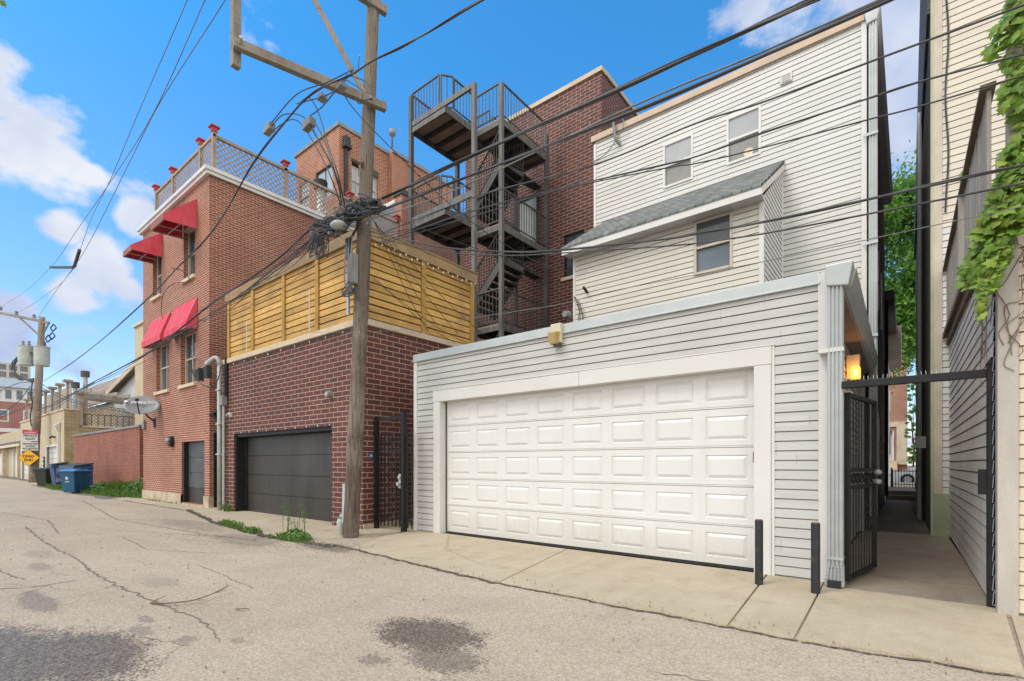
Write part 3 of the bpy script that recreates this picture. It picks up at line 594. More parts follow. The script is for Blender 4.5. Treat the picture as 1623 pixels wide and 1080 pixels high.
b=MB(); b.box(-.655,-.50,8.42,8.58,2.63,2.80); b.box(-.655,-.60,8.44,8.6,2.46,2.63); b.build('housing','lampbody',l,bevel=.008)
b=MB(); b.box(-.60,-.495,8.43,8.57,2.47,2.628); b.build('lens','glow',l,bevel=.01)
MB().tube([(-.548,8.424,2.50),(-.548,8.424,2.585)],[.014,.02],8).build('bulb','bulb',l)
la=bpy.data.lights.new('amber_light','POINT'); la.energy=1.8; la.color=(1,.42,.1); la.shadow_soft_size=.06; lo=bpy.data.objects.new('amber_light',la); col.objects.link(lo); lo.location=(-.53,8.33,2.56)
c_=MB(); lathe(c_,[(.03,0),(.075,.02),(.085,.06),(.07,.10),(.02,.12)],(-.56,7.2,2.03),12); tag(c_.build('floodlight','lampbody',smooth=True),'small round cream floodlight head just behind the open iron gate','wall light')
# bollards
for (x,y,h,lab) in ((-1.18,5.57,.69,'black pipe bollard beside the right edge of the white garage door'),(-.675,5.53,.70,'chipped black pipe bollard just left of the garage downspout')):
    o=thing('bollard',lab,'bollard',(x,y,.02),group='black pipe bollards in front of the garage')
    MB().tube([(x,y,.0),(x,y,h-.012),(x,y,h)],[.039,.039,.035],20).build('pipe','bollard',o,smooth=False); MB().tube([(x,y,h-.002),(x,y,h+.006)],[.034,.03],14).build('fill','rust',o)
# ================================================================== WHITE SIDED HOUSE
HY_=11.3; HX0,HX1=-6.28,-.57; HT=9.55
hs=thing('house','tall white vinyl-sided house rising behind the low garage','house',(-3.4,HY_,0))
F=FX(HY_); wins=[(-4.45,-3.75,7.70,8.74),(-3.04,-2.35,7.72,8.75)]
b=MB(); siding(b,F,HX0+.04,HX1-.06,3.0,HT,wins,.108); siding(b,FYp(HX1+.02),HY_,20.5,.05,HT-.2,(),.108); b.build('siding','siding_house',hs)
b=MB(); wall(b,FX(HY_+.03),HX0,HX1-.02,0,HT,wins,.1); b.poly([(HX0,HY_,0),(HX0,20,0),(HX0,20,HT),(HX0,HY_,HT)]); b.poly([(HX1-.02,HY_+.03,0),(HX1-.02,20.5,0),(HX1-.02,20.5,HT-.2),(HX1-.02,HY_+.03,HT-.2)]); b.poly([(HX0,20.5,0),(HX1,20.5,0),(HX1,20.5,HT),(HX0,20.5,HT)]); b.build('wall','siding_house',hs)
b=MB(); b.box(HX0,HX0+.07,HY_-.03,HY_+.02,3,HT-.08); b.build('corner_trim','trim_white',hs,bevel=.004); b=MB(); b.box(HX1-.075,HX1+.01,HY_-.032,HY_+.02,3,HT-.05); b.build('corner_trim','trim_white',hs,bevel=.004)
b=MB(); b.hexa([(HX0-.06,HY_-.07,HT-.02),(HX1-.02,HY_-.07,HT-.06),(HX1-.02,HY_+.05,HT-.06),(HX0-.06,HY_+.05,HT-.02),(HX0-.06,HY_-.07,HT+.13),(HX1-.02,HY_-.07,HT+.09),(HX1-.02,HY_+.05,HT+.09),(HX0-.06,HY_+.05,HT+.13)])
b.build('roof_trim','tan_coping',hs,bevel=.004)
MB().box(HX0-.03,HX1+.02,HY_+.05,20.5,HT-.02,HT+.06).build('roof','roof_dark',hs)
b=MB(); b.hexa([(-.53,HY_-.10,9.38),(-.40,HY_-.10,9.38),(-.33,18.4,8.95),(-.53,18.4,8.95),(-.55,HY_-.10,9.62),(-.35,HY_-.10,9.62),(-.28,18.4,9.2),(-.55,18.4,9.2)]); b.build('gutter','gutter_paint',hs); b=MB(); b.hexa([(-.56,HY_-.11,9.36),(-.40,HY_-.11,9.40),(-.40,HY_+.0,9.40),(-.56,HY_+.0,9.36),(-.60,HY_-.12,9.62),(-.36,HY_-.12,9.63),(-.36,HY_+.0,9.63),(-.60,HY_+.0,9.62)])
b.build('gutter_end','galv',hs,bevel=.008)
b=MB(); spout(b,-.465,HY_-.02,.13,.11,.3,9.4,3); ds=b.build('downspout','galv',hs)
for z in (7.3,5.3,3.6): MB().box(-.61,-.39,HY_-.11,HY_-.09,z,z+.05).build('strap','galv',ds)
window(hs,F,-4.45,-3.75,7.70,8.74,'trim_white','blind','screen',d=0,out=.025)
wf=window(hs,F,-3.04,-2.35,7.72,8.75,'trim_white','blind','screen',d=0,out=.025)
fanm=MB(); fanm.tube([(-2.60,HY_+.012,7.86),(-2.60,HY_+.03,7.86)],.095,20); tag(fanm.build('window_fan','lampbody'),'round beige fan standing in the right upper window of the white house','fan')
for (y0,y1,z0,z1) in ((12.6,13.2,5.2,7.1),(14.6,15.3,4.9,6.6),(12.9,13.5,1.2,2.6),(15.2,15.8,1.1,2.5),(17.2,17.8,5.0,6.6)):
    window(hs,FYp(HX1+.03),y0,y1,z0,z1,'trim_white','glass','glass',d=.0,out=.03)
v=thing('wall_vent','small square white louvre vent near the top of the white house','vent',(-1.88,HY_,9.05)); b=MB(); b.box(-1.99,-1.78,HY_-.05,HY_,8.96,9.17); b.build('vent_frame','trim_white',v,bevel=.01); b=MB()
for k in range(4): b.box(-1.96,-1.81,HY_-.065,HY_-.05,8.99+k*.04,9.01+k*.04)
b.build('louvre_slats','trim',v)
# bump-out
by=9.6; bx0,bx1=-5.86,-1.97; zt_f=6.0; zt_b=7.22
bp=thing('bump_out','shed-roofed siding bay standing out from the white house above the garage','bay',(-3.9,by,3)); F=FX(by); bw=(-3.17,-2.47,4.86,5.89)
b=MB(); siding(b,F,bx0+.05,bx1-.05,3.0,zt_f,[bw],.108); b.build('front_siding','siding_bump',bp)
b=MB(); siding(b,FYp(bx1),by,HY_,3.0,zt_b+.05,(),.108,umin=lambda z: by if z<zt_f else by+(z-zt_f)/(zt_b-zt_f)*(HY_-by)); b.build('side_siding','siding_house',bp)
b=MB(); wall(b,FX(by+.03),bx0,bx1-.03,2.9,zt_f,[bw],.08); b.poly([(bx0,by,2.9),(bx0,HY_,2.9),(bx0,HY_,zt_b),(bx0,by,zt_f)]); b.poly([(bx1-.03,by+.03,2.9),(bx1-.03,HY_,2.9),(bx1-.03,HY_,zt_b),(bx1-.03,by+.03,zt_f)]); b.build('wall','siding_bump',bp)
b=MB(); b.box(bx0,bx0+.06,by-.025,by+.02,2.9,zt_f); b.build('corner_trim','trim_white',bp,bevel=.004); b=MB(); b.box(bx1-.06,bx1+.02,by-.028,by+.02,2.9,zt_f+.02); b.build('corner_trim','trim_white',bp,bevel=.004); b=MB(); b.box(bx1,bx1+.03,HY_-.05,HY_,3,zt_b); b.build('corner_trim','trim_white',bp,bevel=.004)
b=MB(); b.hexa([(bx0-.12,by-.34,6.01),(bx1+.05,by-.34,6.01),(bx1+.05,HY_-.01,7.36),(bx0-.12,HY_-.01,7.36),(bx0-.12,by-.34,6.05),(bx1+.05,by-.34,6.05),(bx1+.05,HY_-.01,7.42),(bx0-.12,HY_-.01,7.42)]); b.build('roof','shingle',bp)
b=MB(); b.box(bx0-.11,bx1+.03,by-.325,by-.30,5.88,6.02)
b.hexa([(bx1+.03,by-.32,5.88),(bx1+.055,by-.32,5.88),(bx1+.055,HY_,7.23),(bx1+.03,HY_,7.23),(bx1+.03,by-.32,6.01),(bx1+.055,by-.32,6.01),(bx1+.055,HY_,7.35),(bx1+.03,HY_,7.35)]); b.build('fascia','trim_white',bp,bevel=.004)
b=MB(); b.box(bx0-.1,bx1+.03,by-.30,by,5.90,5.92); 
for k in range(20): b.box(bx0+k*.2,bx0+k*.2+.008,by-.29,by-.01,5.892,5.90)
b.build('soffit','trim_white',bp)
window(bp,F,bw[0],bw[1],bw[2],bw[3],'frame_tan','glass','blue_glass',d=0,out=.03)
# ================================================================== DARK BRICK BUILDING BEHIND
BY=12.9
br=thing('brick_building','tall flat-roofed dark brown brick building behind the fire stairs','building',(-10,BY,0))
b=MB(); bo=[(-8.22,-7.5,6.98,8.28)]; wall(b,FX(BY),-12.4,-6.93,0,12.7,bo,.12); b.poly([(-6.93,BY,0),(-6.93,22,0),(-6.93,22,12.7),(-6.93,BY,12.7)]); b.poly([(-12.4,BY,0),(-12.4,15,0),(-12.4,15,12.7),(-12.4,BY,12.7)]); b.poly([(-12.4,BY,12.69),(-6.93,BY,12.69),(-6.93,22,12.69),(-12.4,15,12.69)]); b.build('wall','dark_brick',br)
b=MB(); b.box(-12.43,-6.89,BY-.05,BY+.2,12.70,12.83); b.box(-7.05,-6.88,BY+.2,22,12.70,12.83); b.build('coping','coping',br)
window(br,FX(BY),-8.22,-7.5,6.98,8.28,'black','glass','glass',d=-.05,out=.03,mull=1)
MB().box(-8.3,-7.4,BY-.06,BY,6.87,6.97).build('sill','coping',br)
b=MB(); wall(b,FX(BY),-10.8,-9.9,4.95,7.0,()) if False else None
for z in (7.85,): window(br,FX(BY-.06),-9.95,-9.15,z,z+2.0,'steel_dark','blind',rail=False,out=.03,name='balcony_door')
# ================================================================== FIRE STAIRS
fs=thing('fire_stairs','open steel fire stairs with landings between the cedar fence and dark brick wall','stairs',(-9.6,10.5,0))
PX=[(-8.6,9.27,10.95),(-8.6,10.35,11.62),(-8.6,12.5,11.3),(-11.05,9.27,11.75),(-11.05,11.13,10.9),(-9.65,12.3,10.8)]
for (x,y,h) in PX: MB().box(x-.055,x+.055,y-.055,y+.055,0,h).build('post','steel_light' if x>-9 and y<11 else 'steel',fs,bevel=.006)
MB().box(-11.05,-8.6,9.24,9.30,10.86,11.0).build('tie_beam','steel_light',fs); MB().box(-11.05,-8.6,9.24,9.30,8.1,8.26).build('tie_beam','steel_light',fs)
def railing(p,q,h=1.0,sp=.115,bot=.08):
    p=Vector(p);q=Vector(q); m=MB(); up=Vector((0,0,1)); L=(q-p).length; n=max(2,int(L/sp))
    m.beam(p+up*h,q+up*h,.04,.04); m.beam(p+up*bot,q+up*bot,.03,.03)
    for k in range(n+1):
        a_=p.lerp(q,k/n); r=.008 if 0<k<n else .016; m.box(a_.x-r,a_.x+r,a_.y-r,a_.y+r,a_.z+bot,a_.z+h)
    return m.build('railing','steel',fs)
def deck(x0,x1,y0,y1,z,joist='x'):
    MB().box(x0,x1,y0,y1,z-.05,z).build('deck_plate','deck_under',fs)
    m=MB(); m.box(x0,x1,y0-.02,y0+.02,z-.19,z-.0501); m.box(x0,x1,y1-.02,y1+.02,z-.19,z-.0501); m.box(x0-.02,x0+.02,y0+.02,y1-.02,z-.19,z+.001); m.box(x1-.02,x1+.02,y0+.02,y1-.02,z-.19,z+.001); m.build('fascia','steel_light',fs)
    m=MB(); n=int((y1-y0)/.42)
    for k in range(1,n): yy=y0+(y1-y0)*k/n; m.box(x0+.02,x1-.02,yy-.035,yy+.035,z-.17,z-.052)
    m.build('joist','steel_dark',fs)
for z,za in ((10.7,10.88),(7.83,8.15),(5.1,5.35)):
    deck(-9.65,-8.6,10.35,12.5,z); deck(-11.05,-9.65,9.27,11.13,za)
    railing((-9.55,10.35,z),(-8.65,10.35,z),.95); railing((-8.6,10.42,z),(-8.6,12.45,z),.95)
    railing((-11.0,9.27,za),(-9.9,9.27,za),.93); railing((-9.85,9.3,za),(-9.65,9.55,za),.93); railing((-11.05,9.33,za),(-11.05,11.1,za),.93); railing((-9.65,9.6,za),(-9.65,10.3,za),.9)
    railing((-11.0,11.13,za),(-9.7,11.13,za),.93)
    railing((-9.65,11.2,z),(-9.65,12.4,z),.93)
def flight(x0,z0,x1,z1,y0,y1,n=7):
    st=bpy.data.objects.new('stair_flight',None); col.objects.link(st); st.parent=fs; st.location=Vector((x0,y0,z0))-wloc(fs)
    for y in (y0,y1): MB().beam((x0,y,z0),(x1,y,z1),.04,.2).build('stringer','steel',st)
    t=MB()
    for k in range(n): f=(k+.5)/n; x=x0+(x1-x0)*f; z=z0+(z1-z0)*f; t.box(x-.13,x+.13,y0+.02,y1-.02,z-.02,z+.02)
    t.build('tread_slats','steel_dark',st)
    t=MB(); t.beam((x0,y0,z0+.95),(x1,y0,z1+.95),.035,.035); t.beam((x0,y0,z0+.2),(x1,y0,z1+.2),.03,.03)
    for k in range(13): f=k/12; x=x0+(x1-x0)*f; z=z0+(z1-z0)*f; t.box(x-.01,x+.01,y0-.01,y0+.01,z+.1,z+.95)
    t.build('handrail','steel_dark',st)
for z in (7.83,5.1,2.3):
    flight(-9.75,z+.55,-8.62,z+1.7,10.4,11.3,8); deck(-8.75,-8.2,10.4,12.3,z+1.72) if False else None
    flight(-9.75,z+2.55,-8.62,z+1.7,11.35,12.2,6)
bb=MB()
for k in range(6): bb.box(-10.35+.12*k,-10.25+.12*k,12.1,12.16,7.95,8.9)
# ================================================================== BRICK GARAGE WITH CEDAR SCREEN
mg=thing('brick_garage','one-storey dark red brick garage with a black overhead door','garage',(-11.2,5.55,0))
MX0,MX1,MY=-14.45,-8.0,5.55
b=MB(); wall(b,FX(MY),MX0,MX1,.0,3.9,[(-13.62,-9.06,0,2.03)],.38); b.poly([(MX1,MY,0),(MX1,8.75,0),(MX1,8.75,3.9),(MX1,MY,3.9)]); b.poly([(MX0,MY,0),(MX0,8.75,0),(MX0,8.75,3.9),(MX0,MY,3.9)]); b.poly([(MX0,8.75,0),(MX1,8.75,0),(MX1,8.75,3.9),(MX0,8.75,3.9)]); b.build('wall','dark_brick',mg)
b=MB(); b.box(MX0-.04,MX1+.04,MY-.05,MY+.25,3.9,4.02); b.box(MX1-.2,MX1+.041,MY+.25,8.8,3.9,4.019); b.build('coping','coping',mg,bevel=.008)
MB().box(MX0,MX1-.2,MY+.25,8.75,3.85,3.95).build('roof','roof_dark',mg)
MB().box(MX1-.0,MX1+.03,MY+.0,7.2,0,.13).build('base_course','stone',mg)
b=MB(); b.box(-13.62,-13.56,MY+.03,MY+.37,.0,2.03); b.box(-9.10,-9.05,MY+.03,MY+.37,0,2.03); b.box(-13.56,-9.10,MY+.05,MY+.37,1.95,2.03); b.box(-13.56,-13.44,MY+.24,MY+.36,0,1.95); b.build('door_frame','black',mg)
gdm=MB().box(-13.5,-9.1,MY+.30,MY+.36,0,2.0).build('overhead_door','black_door',mg)
for k in range(4): MB().box(-13.46,-9.12,MY+.275,MY+.305,.03+k*.48,.03+(k+1)*.48-.012).build('door_section','black_door',gdm,bevel=.006)
# cedar screen on the roof
cs=thing('cedar_fence','yellow cedar plank privacy fence standing on the brick garage roof','fence',(-11,5.6,4.02))
def fbay(F,u0,u1,seed):
    r=random.Random(seed); m=MB(); n=11; z=4.05; h=(5.60-4.05)/n
    for k in range(n): dz=r.uniform(-.004,.004); m.fbox(F,u0,u1,-.02+r.uniform(-.003,.003),.005,z+k*h+.013,z+(k+1)*h-.013+dz)
    m.build('plank_panel','cedar',cs)
FA=FX(5.62); FB=FYp(-8.04)
pa=[-14.05,-12.66,-11.11,-9.69,-8.1]; pb=[5.68,7.06,8.56]
for i,(u,v_) in enumerate(zip(pa,pa[1:])): fbay(FA,u,v_,i)
for i,(u,v_) in enumerate(zip(pb,pb[1:])): fbay(FB,u,v_,i+9)
for u in pa[:-1]: MB().fbox(FA,u-.06,u+.06,.006,.045,4.025,5.58).build('post','cedar_post',cs,bevel=.004)
MB().box(-8.13,-8.0,5.575,5.66,4.025,5.6).build('post','cedar_post',cs,bevel=.004)
for u in pb[1:]: MB().fbox(FB,u-.06,u+.06,.006,.045,4.025,5.58).build('post','cedar_post',cs,bevel=.004)
b=MB(); b.fbox(FA,-14.2,-7.93,.02,.06,5.56,5.76); b.fbox(FB,5.56,8.72,.02,.06,5.56,5.76); b.box(-14.2,-8.02,5.58,5.80,5.76,5.80); b.box(-8.2,-7.97,5.58,8.72,5.762,5.802); b.build('cap_board','cedar_cap',cs,bevel=.004)
b=MB(); b.box(-14.05,-8.15,5.68,5.70,4.03,5.6); b.box(-8.12,-8.10,5.7,8.56,4.03,5.6); b.box(-14.12,-14.09,5.62,8.7,4.03,5.7); b.build('backing_board','wood_dark',cs)  # inner boards as one dark sheet, toned for the shade in the gaps
for x in (-12.78,-9.83): tag(MB().tube([(x,5.50,4.03),(x,5.50,4.95 if x>-10 else 4.8)],.012,6).build('conduit','trim_white'),'thin white conduit up the cedar fence, '+('right one nearer the pole' if x>-10 else 'left one by the second post'),'conduit')
# conduits at the left corner
cd=thing('service_conduit','thick grey service pipe with a weatherhead at the brick garage corner','conduit',(-14.25,5.45,0))
MB().tube([(-14.22,5.43,.0),(-14.22,5.43,3.9)],.052,12).build('pipe','can',cd,smooth=True)
b=MB(); b.tube(smooth_path([(-14.22,5.43,3.88),(-14.22,5.41,4.0),(-14.32,5.37,4.08),(-14.55,5.3,3.98),(-14.62,5.26,3.9)],4),[.052]*9+[.06]*4+[.07]*4,10); b.build('weatherhead','can',cd,smooth=True)
for z in (1.5,2.3,3.2): MB().box(-14.32,-14.08,5.37,5.5,z,z+.03).build('clamp','galv',cd)
MB().box(-14.16,-13.98,5.40,5.53,2.80,3.05).build('junction_box','grey_plastic',cd,bevel=.006)
MB().tube([(-14.06,5.47,.0),(-14.06,5.47,2.82)],.028,8).build('thin_pipe','can',cd)
MB().tube([(-13.98,5.50,3.05),(-13.98,5.50,4.05)],.04,8).build('thin_pipe','black',cd)
dn=thing('downspout','black downspout with a hopper in the gap beside the red building','downspout',(-14.75,5.6,0))
MB().box(-14.80,-14.70,5.66,5.74,0.05,2.5).build('pipe','black',dn); MB().hexa([(-14.80,5.6,2.42),(-14.66,5.6,2.42),(-14.66,5.74,2.42),(-14.80,5.74,2.42),(-14.95,5.42,2.62),(-14.62,5.42,2.62),(-14.62,5.76,2.85),(-14.95,5.76,2.85)]).build('hopper','black',dn)
o=thing('security_camera','small white dome camera beside the grey service pipe','camera',(-13.8,5.5,2.55)); MB().box(-13.84,-13.76,5.49,5.55,2.48,2.60).build('mount','trim_white',o); MB().tube([(-13.8,5.47,2.53),(-13.8,5.42,2.50)],[.05,.03],10).build('dome','grey_plastic',o,smooth=True)
o=thing('dryer_vent','round grey vent cover high on the brick garage front','vent',(-9.11,5.55,2.67)); MB().tube([(-9.11,5.55,2.67),(-9.11,5.47,2.67)],[.075,.065],14).build('cover','grey_plastic',o); MB().tube([(-9.11,5.468,2.67),(-9.11,5.45,2.67)],.045,12).build('rim','can',o)
o=thing('doorbell','small round blue plate on the brick beside the narrow gate','plaque',(-7.99,5.72,1.43)); MB().tube([(-8.0,5.72,1.42),(-7.985,5.72,1.42)],.045,12).build('plate','bin_lid',o); MB().tube([(-7.985,5.72,1.42),(-7.98,5.72,1.42)],.02,8).build('dot','white_ink',o)
sl_=thing('string_light','thin string of tiny white bulbs under the garage coping','string lights',(-11,5.52,3.86)); path=[]
for k in range(41):
    x=-14.2+6.2*k/40; path.append((x,5.525,3.86-.03*abs(math.sin(k*math.pi/4))))
MB().tube(path,.006,4).build('cord','wire',sl_)
for k in range(0,41,4): x,y,z=path[k]; MB().tube([(x,y,z),(x,y-.005,z-.035)],[.008,.014],6).build('bulb','white_ink',sl_)
sl2=thing('string_light','thin string of tiny white bulbs hanging below the cedar fence cap','string lights',(-8,7,5.5)); path=[]
for k in range(41): y=5.65+2.95*k/40; path.append((-7.955,y,5.54-.05*abs(math.sin(k*math.pi/4))))
MB().tube(path,.005,4).build('cord','wire',sl2)
for k in range(0,41,2): x,y,z=path[k]; MB().tube([(x,y,z),(x+.01,y,z-.045)],[.01,.016],6).build('bulb','white_ink',sl2)
sl3=thing('string_light','thin string of tiny white bulbs along the top of the black door opening','string lights',(-11,5.53,2.06)); path=[(-13.6+4.5*k/30,5.53,2.07-.02*abs(math.sin(k*math.pi/3))) for k in range(31)]
MB().tube(path,.005,4).build('cord','wire',sl3)
for k in range(0,31,3): x,y,z=path[k]; MB().tube([(x,y,z),(x,y-.005,z-.03)],[.008,.013],6).build('bulb','white_ink',sl3)
# narrow gate between the garages
ng=thing('iron_gate','narrow black iron gate between the brick garage and the white garage','gate',(-7.5,5.85,0))
MB().box(-7.97,-7.90,5.77,5.84,0,2.16).build('post','black',ng); MB().box(-7.17,-7.09,5.77,5.85,0,2.20).build('post','black',ng); MB().box(-7.90,-7.17,5.78,5.83,2.08,2.14).build('top_bar','black',ng)
b=MB(); 
for z in (.22,1.50,1.66): b.box(-7.90,-7.17,5.80,5.83,z,z+.03); b.box(-7.09,-6.93,5.80,5.83,z,z+.03)
for k in range(9): x=-7.80+k*.112; (b.box(x-.009,x+.009,5.795,5.815,.10,1.83) if not -7.18<x<-7.08 else None)
leaf=b.build('gate_leaf','black',ng)
b=MB(); b.tube([(-7.22,5.8,.90),(-7.22,5.73,.90)],[.03,.036],12); b.tube([(-7.22,5.8,1.02),(-7.22,5.76,1.02)],.03,12); b.box(-7.25,-7.19,5.785,5.80,.82,1.08); b.build('handle','galv',leaf,smooth=False)
# ================================================================== MAIN GATE + LANE
mgp=thing('iron_gateway','black iron gateway with a spiked top bar and its gate standing open','gate',(0,5.94,0))
MB().box(.555,.645,5.90,5.99,0,2.13).build('post','black',mgp,bevel=.004); MB().hexa([(.545,5.89,2.13),(.655,5.89,2.13),(.655,6.0,2.13),(.545,6.0,2.13),(.58,5.925,2.19),(.62,5.925,2.19),(.62,5.965,2.19),(.58,5.965,2.19)]).build('post_cap','black',mgp)
MB().box(-.50,.555,5.915,5.975,2.02,2.09).build('top_bar','black',mgp,bevel=.004)
b=MB()
for k in range(22): x=-.46+k*.036+rnd.uniform(-.004,.004); b.beam((x,5.945,2.09),(x+rnd.uniform(-.004,.004),5.945,2.128),.004,.004)
b.build('spike_teeth','galv',mgp)
MB().box(.50,.555,5.92,5.97,1.0,1.22).build('strike_plate','black',mgp)
hp=Vector((-.47,6.14,0)); fe=Vector((-.285,7.18,0)); dr=(fe-hp).normalized(); L=(fe-hp).length
gl=bpy.data.objects.new('gate_leaf',None); col.objects.link(gl); gl.parent=mgp; gl.location=hp-wloc(mgp)
def gp(s,z): return hp+dr*s+Vector((0,0,z))
MB().beam(gp(.0,.06),gp(.0,2.0),.06,.06,up=(0,1,0)).build('frame_stile','black',gl); MB().beam(gp(L,.06),gp(L,2.0),.05,.05,up=(0,1,0)).build('frame_stile','black',gl)
for z in (.08,1.98,1.02,1.20): MB().beam(gp(0,z),gp(L,z),.04,.04).build('frame_rail','black',gl)
b=MB()
for k in range(1,10):
    s=L*k/10; b.beam(gp(s,.08),gp(s,1.04),.011,.011,up=(0,1,0)); b.beam(gp(s,1.2),gp(s,1.98),.011,.011,up=(0,1,0))
b.build('bar_slats','black',gl)
b=MB()
for k in range(7):
    c0=gp(L*(k+.5)/7,1.11); ring=[]; 
    for j in range(13): t=j/12*2*math.pi; ring.append(c0+dr*math.cos(t)*.055+Vector((0,0,math.sin(t)*.055)))
    b.tube(ring,.008,5,False); ring=[c0+dr*(.04*math.cos(t*.9)*(1-t/9))+Vector((0,0,.04*math.sin(t*1.3)*(1-t/9))) for t in range(9)]; b.tube(ring,.006,4)
b.build('scroll_pattern','black',gl)
b=MB()
for z in (1.06,1.17): q=gp(L-.03,z); b.tube([q,q+Vector((.05,-.02,0)),q+Vector((.075,-.03,0))],[.028,.034,.02],12); b.tube([q,q+Vector((-.05,.02,0))],[.028,.03],12)
b.build('knob','galv',gl,smooth=True)
b=MB(); 
for z in (1.72,.35): b.box(-.66,-.47,6.10,6.15,z,z+.09)
b.build('hinge','black',mgp)
# ================================================================== RED THREE-STOREY BUILDING
rb=thing('red_brick_building','three-storey red brick building with red awnings and a rooftop lattice','building',(-18.3,5.6,0))
RX0,RX1,RY,RT=-21.2,-15.34,5.6,9.42
wo=[(-17.47,-15.7,.08,1.93),(-17.55,-16.36,3.67,5.25),(-19.8,-18.6,3.67,5.25),(-17.3,-16.4,6.85,8.4),(-20.15,-19.3,6.9,8.4)]
b=MB(); wall(b,FX(RY),RX0,RX1,0,RT,wo,.2); b.poly([(RX1,RY,0),(RX1,14.5,0),(RX1,14.5,RT),(RX1,RY,RT)]); b.poly([(RX0,RY,0),(RX0,12.5,0),(RX0,12.5,RT),(RX0,RY,RT)]); b.poly([(RX1,12.5,9.4),(RX1,19,9.4),(RX1,19,11.6),(RX1,12.5,11.6)]); b.poly([(RX1,14.5,0),(RX1,19,0),(RX1,19,9.4),(RX1,14.5,9.4)])
b.box(-15.75,-15.325,12.38,12.8,9.6,11.75)
b.build('wall','red_brick',rb)
b=MB(); b.box(RX0-.02,-17.47,RY-.03,RY+.01,0,.34); b.box(-15.7,RX1+.02,RY-.03,RY+.25,0,.34); b.box(-17.5,-17.47,RY-.028,RY+.18,0,.3); b.box(-17.47,-15.7,RY-.06,RY+.1,0,.05); b.build('base_course','stone',rb)
b=MB(); b.box(RX0-.12,RX1+.08,RY-.10,RY+.1,9.40,9.50); b.box(RX0-.16,RX1+.12,RY-.15,RY+.1,9.50,9.60); b.box(RX1-.1,RX1+.08,RY+.1,12.4,9.401,9.50); b.box(RX1-.1,RX1+.12,RY+.1,12.4,9.501,9.601); b.build('cornice','white_paint',rb)
MB().box(RX0,RX1-.1,RY+.1,19,9.35,9.45).build('roof','roof_dark',rb)
b=MB(); b.box(-20.5,-15.76,12.5,12.7,9.45,11.6); b.build('rear_wall','stucco_grey',rb); MB().box(-20.5,-15.76,12.44,12.75,11.6,11.74).build('rear_coping','white_paint',rb)
MB().box(-15.8,-15.28,12.32,12.86,11.75,11.95).build('pier_cap','roof_dark',rb)
gd2=MB().box(-17.35,-15.72,RY+.16,RY+.2,.06,1.93).build('garage_door','grey_door',rb)
for k in range(4): MB().box(-17.33,-15.73,RY+.14,RY+.165,.08+k*.46,.08+(k+1)*.46-.01).build('door_section','grey_door' if k else 'black_door',gd2,bevel=.005)
MB().box(-17.46,-17.34,RY+.02,RY+.19,.08,1.93).build('door_jamb','black',rb)
F=FX(RY)
for (x0,x1,z0,z1) in wo[1:]:
    window(rb,F,x0+.02,x1-.02,z0+.02,z1,'frame_tan','glass','glass',d=-.14,out=.03,mull=1 if x1-x0>1 else 0)
    MB().fbox(F,x0-.06,x1+.06,-.1,.07,z0-.10,z0-.005).build('sill','coping',rb)
def awning(x0,x1,zt,zb,pr,zf,lab):
    aw=thing('awning',lab,'awning',((x0+x1)/2,RY,zb),group='red canvas awnings on the red brick building')
    yf=RY-pr; vt=zf+.17
    m=MB(); n=4
    T=[(x0+(x1-x0)*k/n,RY-.01,zt) for k in range(n+1)]; Fv=[(x0+(x1-x0)*k/n,yf,vt) for k in range(n+1)]
    for k in range(n): m.poly([T[k],T[k+1],Fv[k+1],Fv[k]])
    for x in (x0,x1): m.poly([(x,RY-.01,zt),(x,yf,vt),(x,yf,zf),(x,RY-.01,zb)])
    m.build('canopy','red_awn',aw)
    m=MB(); m.box(x0,x1,yf-.004,yf,zf,vt); m.build('valance','red_awn_edge' if pr>.5 else 'red_awn',aw)
    m=MB()
    for x in (x0+.02,(x0+x1)/2,x1-.02): m.beam((x,yf+.01,zf+.02),(x,RY,zb+.02),.02,.02)
    m.beam((x0,yf+.02,zf+.02),(x1,yf+.02,zf+.02),.02,.02); m.beam((x0,(yf+RY)/2,(zf+zb)/2+.02),(x1,(yf+RY)/2,(zf+zb)/2+.02),.02,.02); m.build('frame','galv',aw)
awning(-17.35,-16.24,9.02,8.15,.84,8.1,'upper right red awning jutting out under the roof corner of the red brick building')
awning(-20.1,-19.17,8.89,8.08,.84,8.05,'upper left red awning jutting out near the far edge of the red brick building')
awning(-18.05,-16.2,6.16,5.22,.30,5.18,'lower right steep red awning over the second-storey window nearer the brick garage')
awning(-20.25,-18.41,6.14,5.21,.30,5.18,'lower left steep red awning over the second-storey window farther from the brick garage')
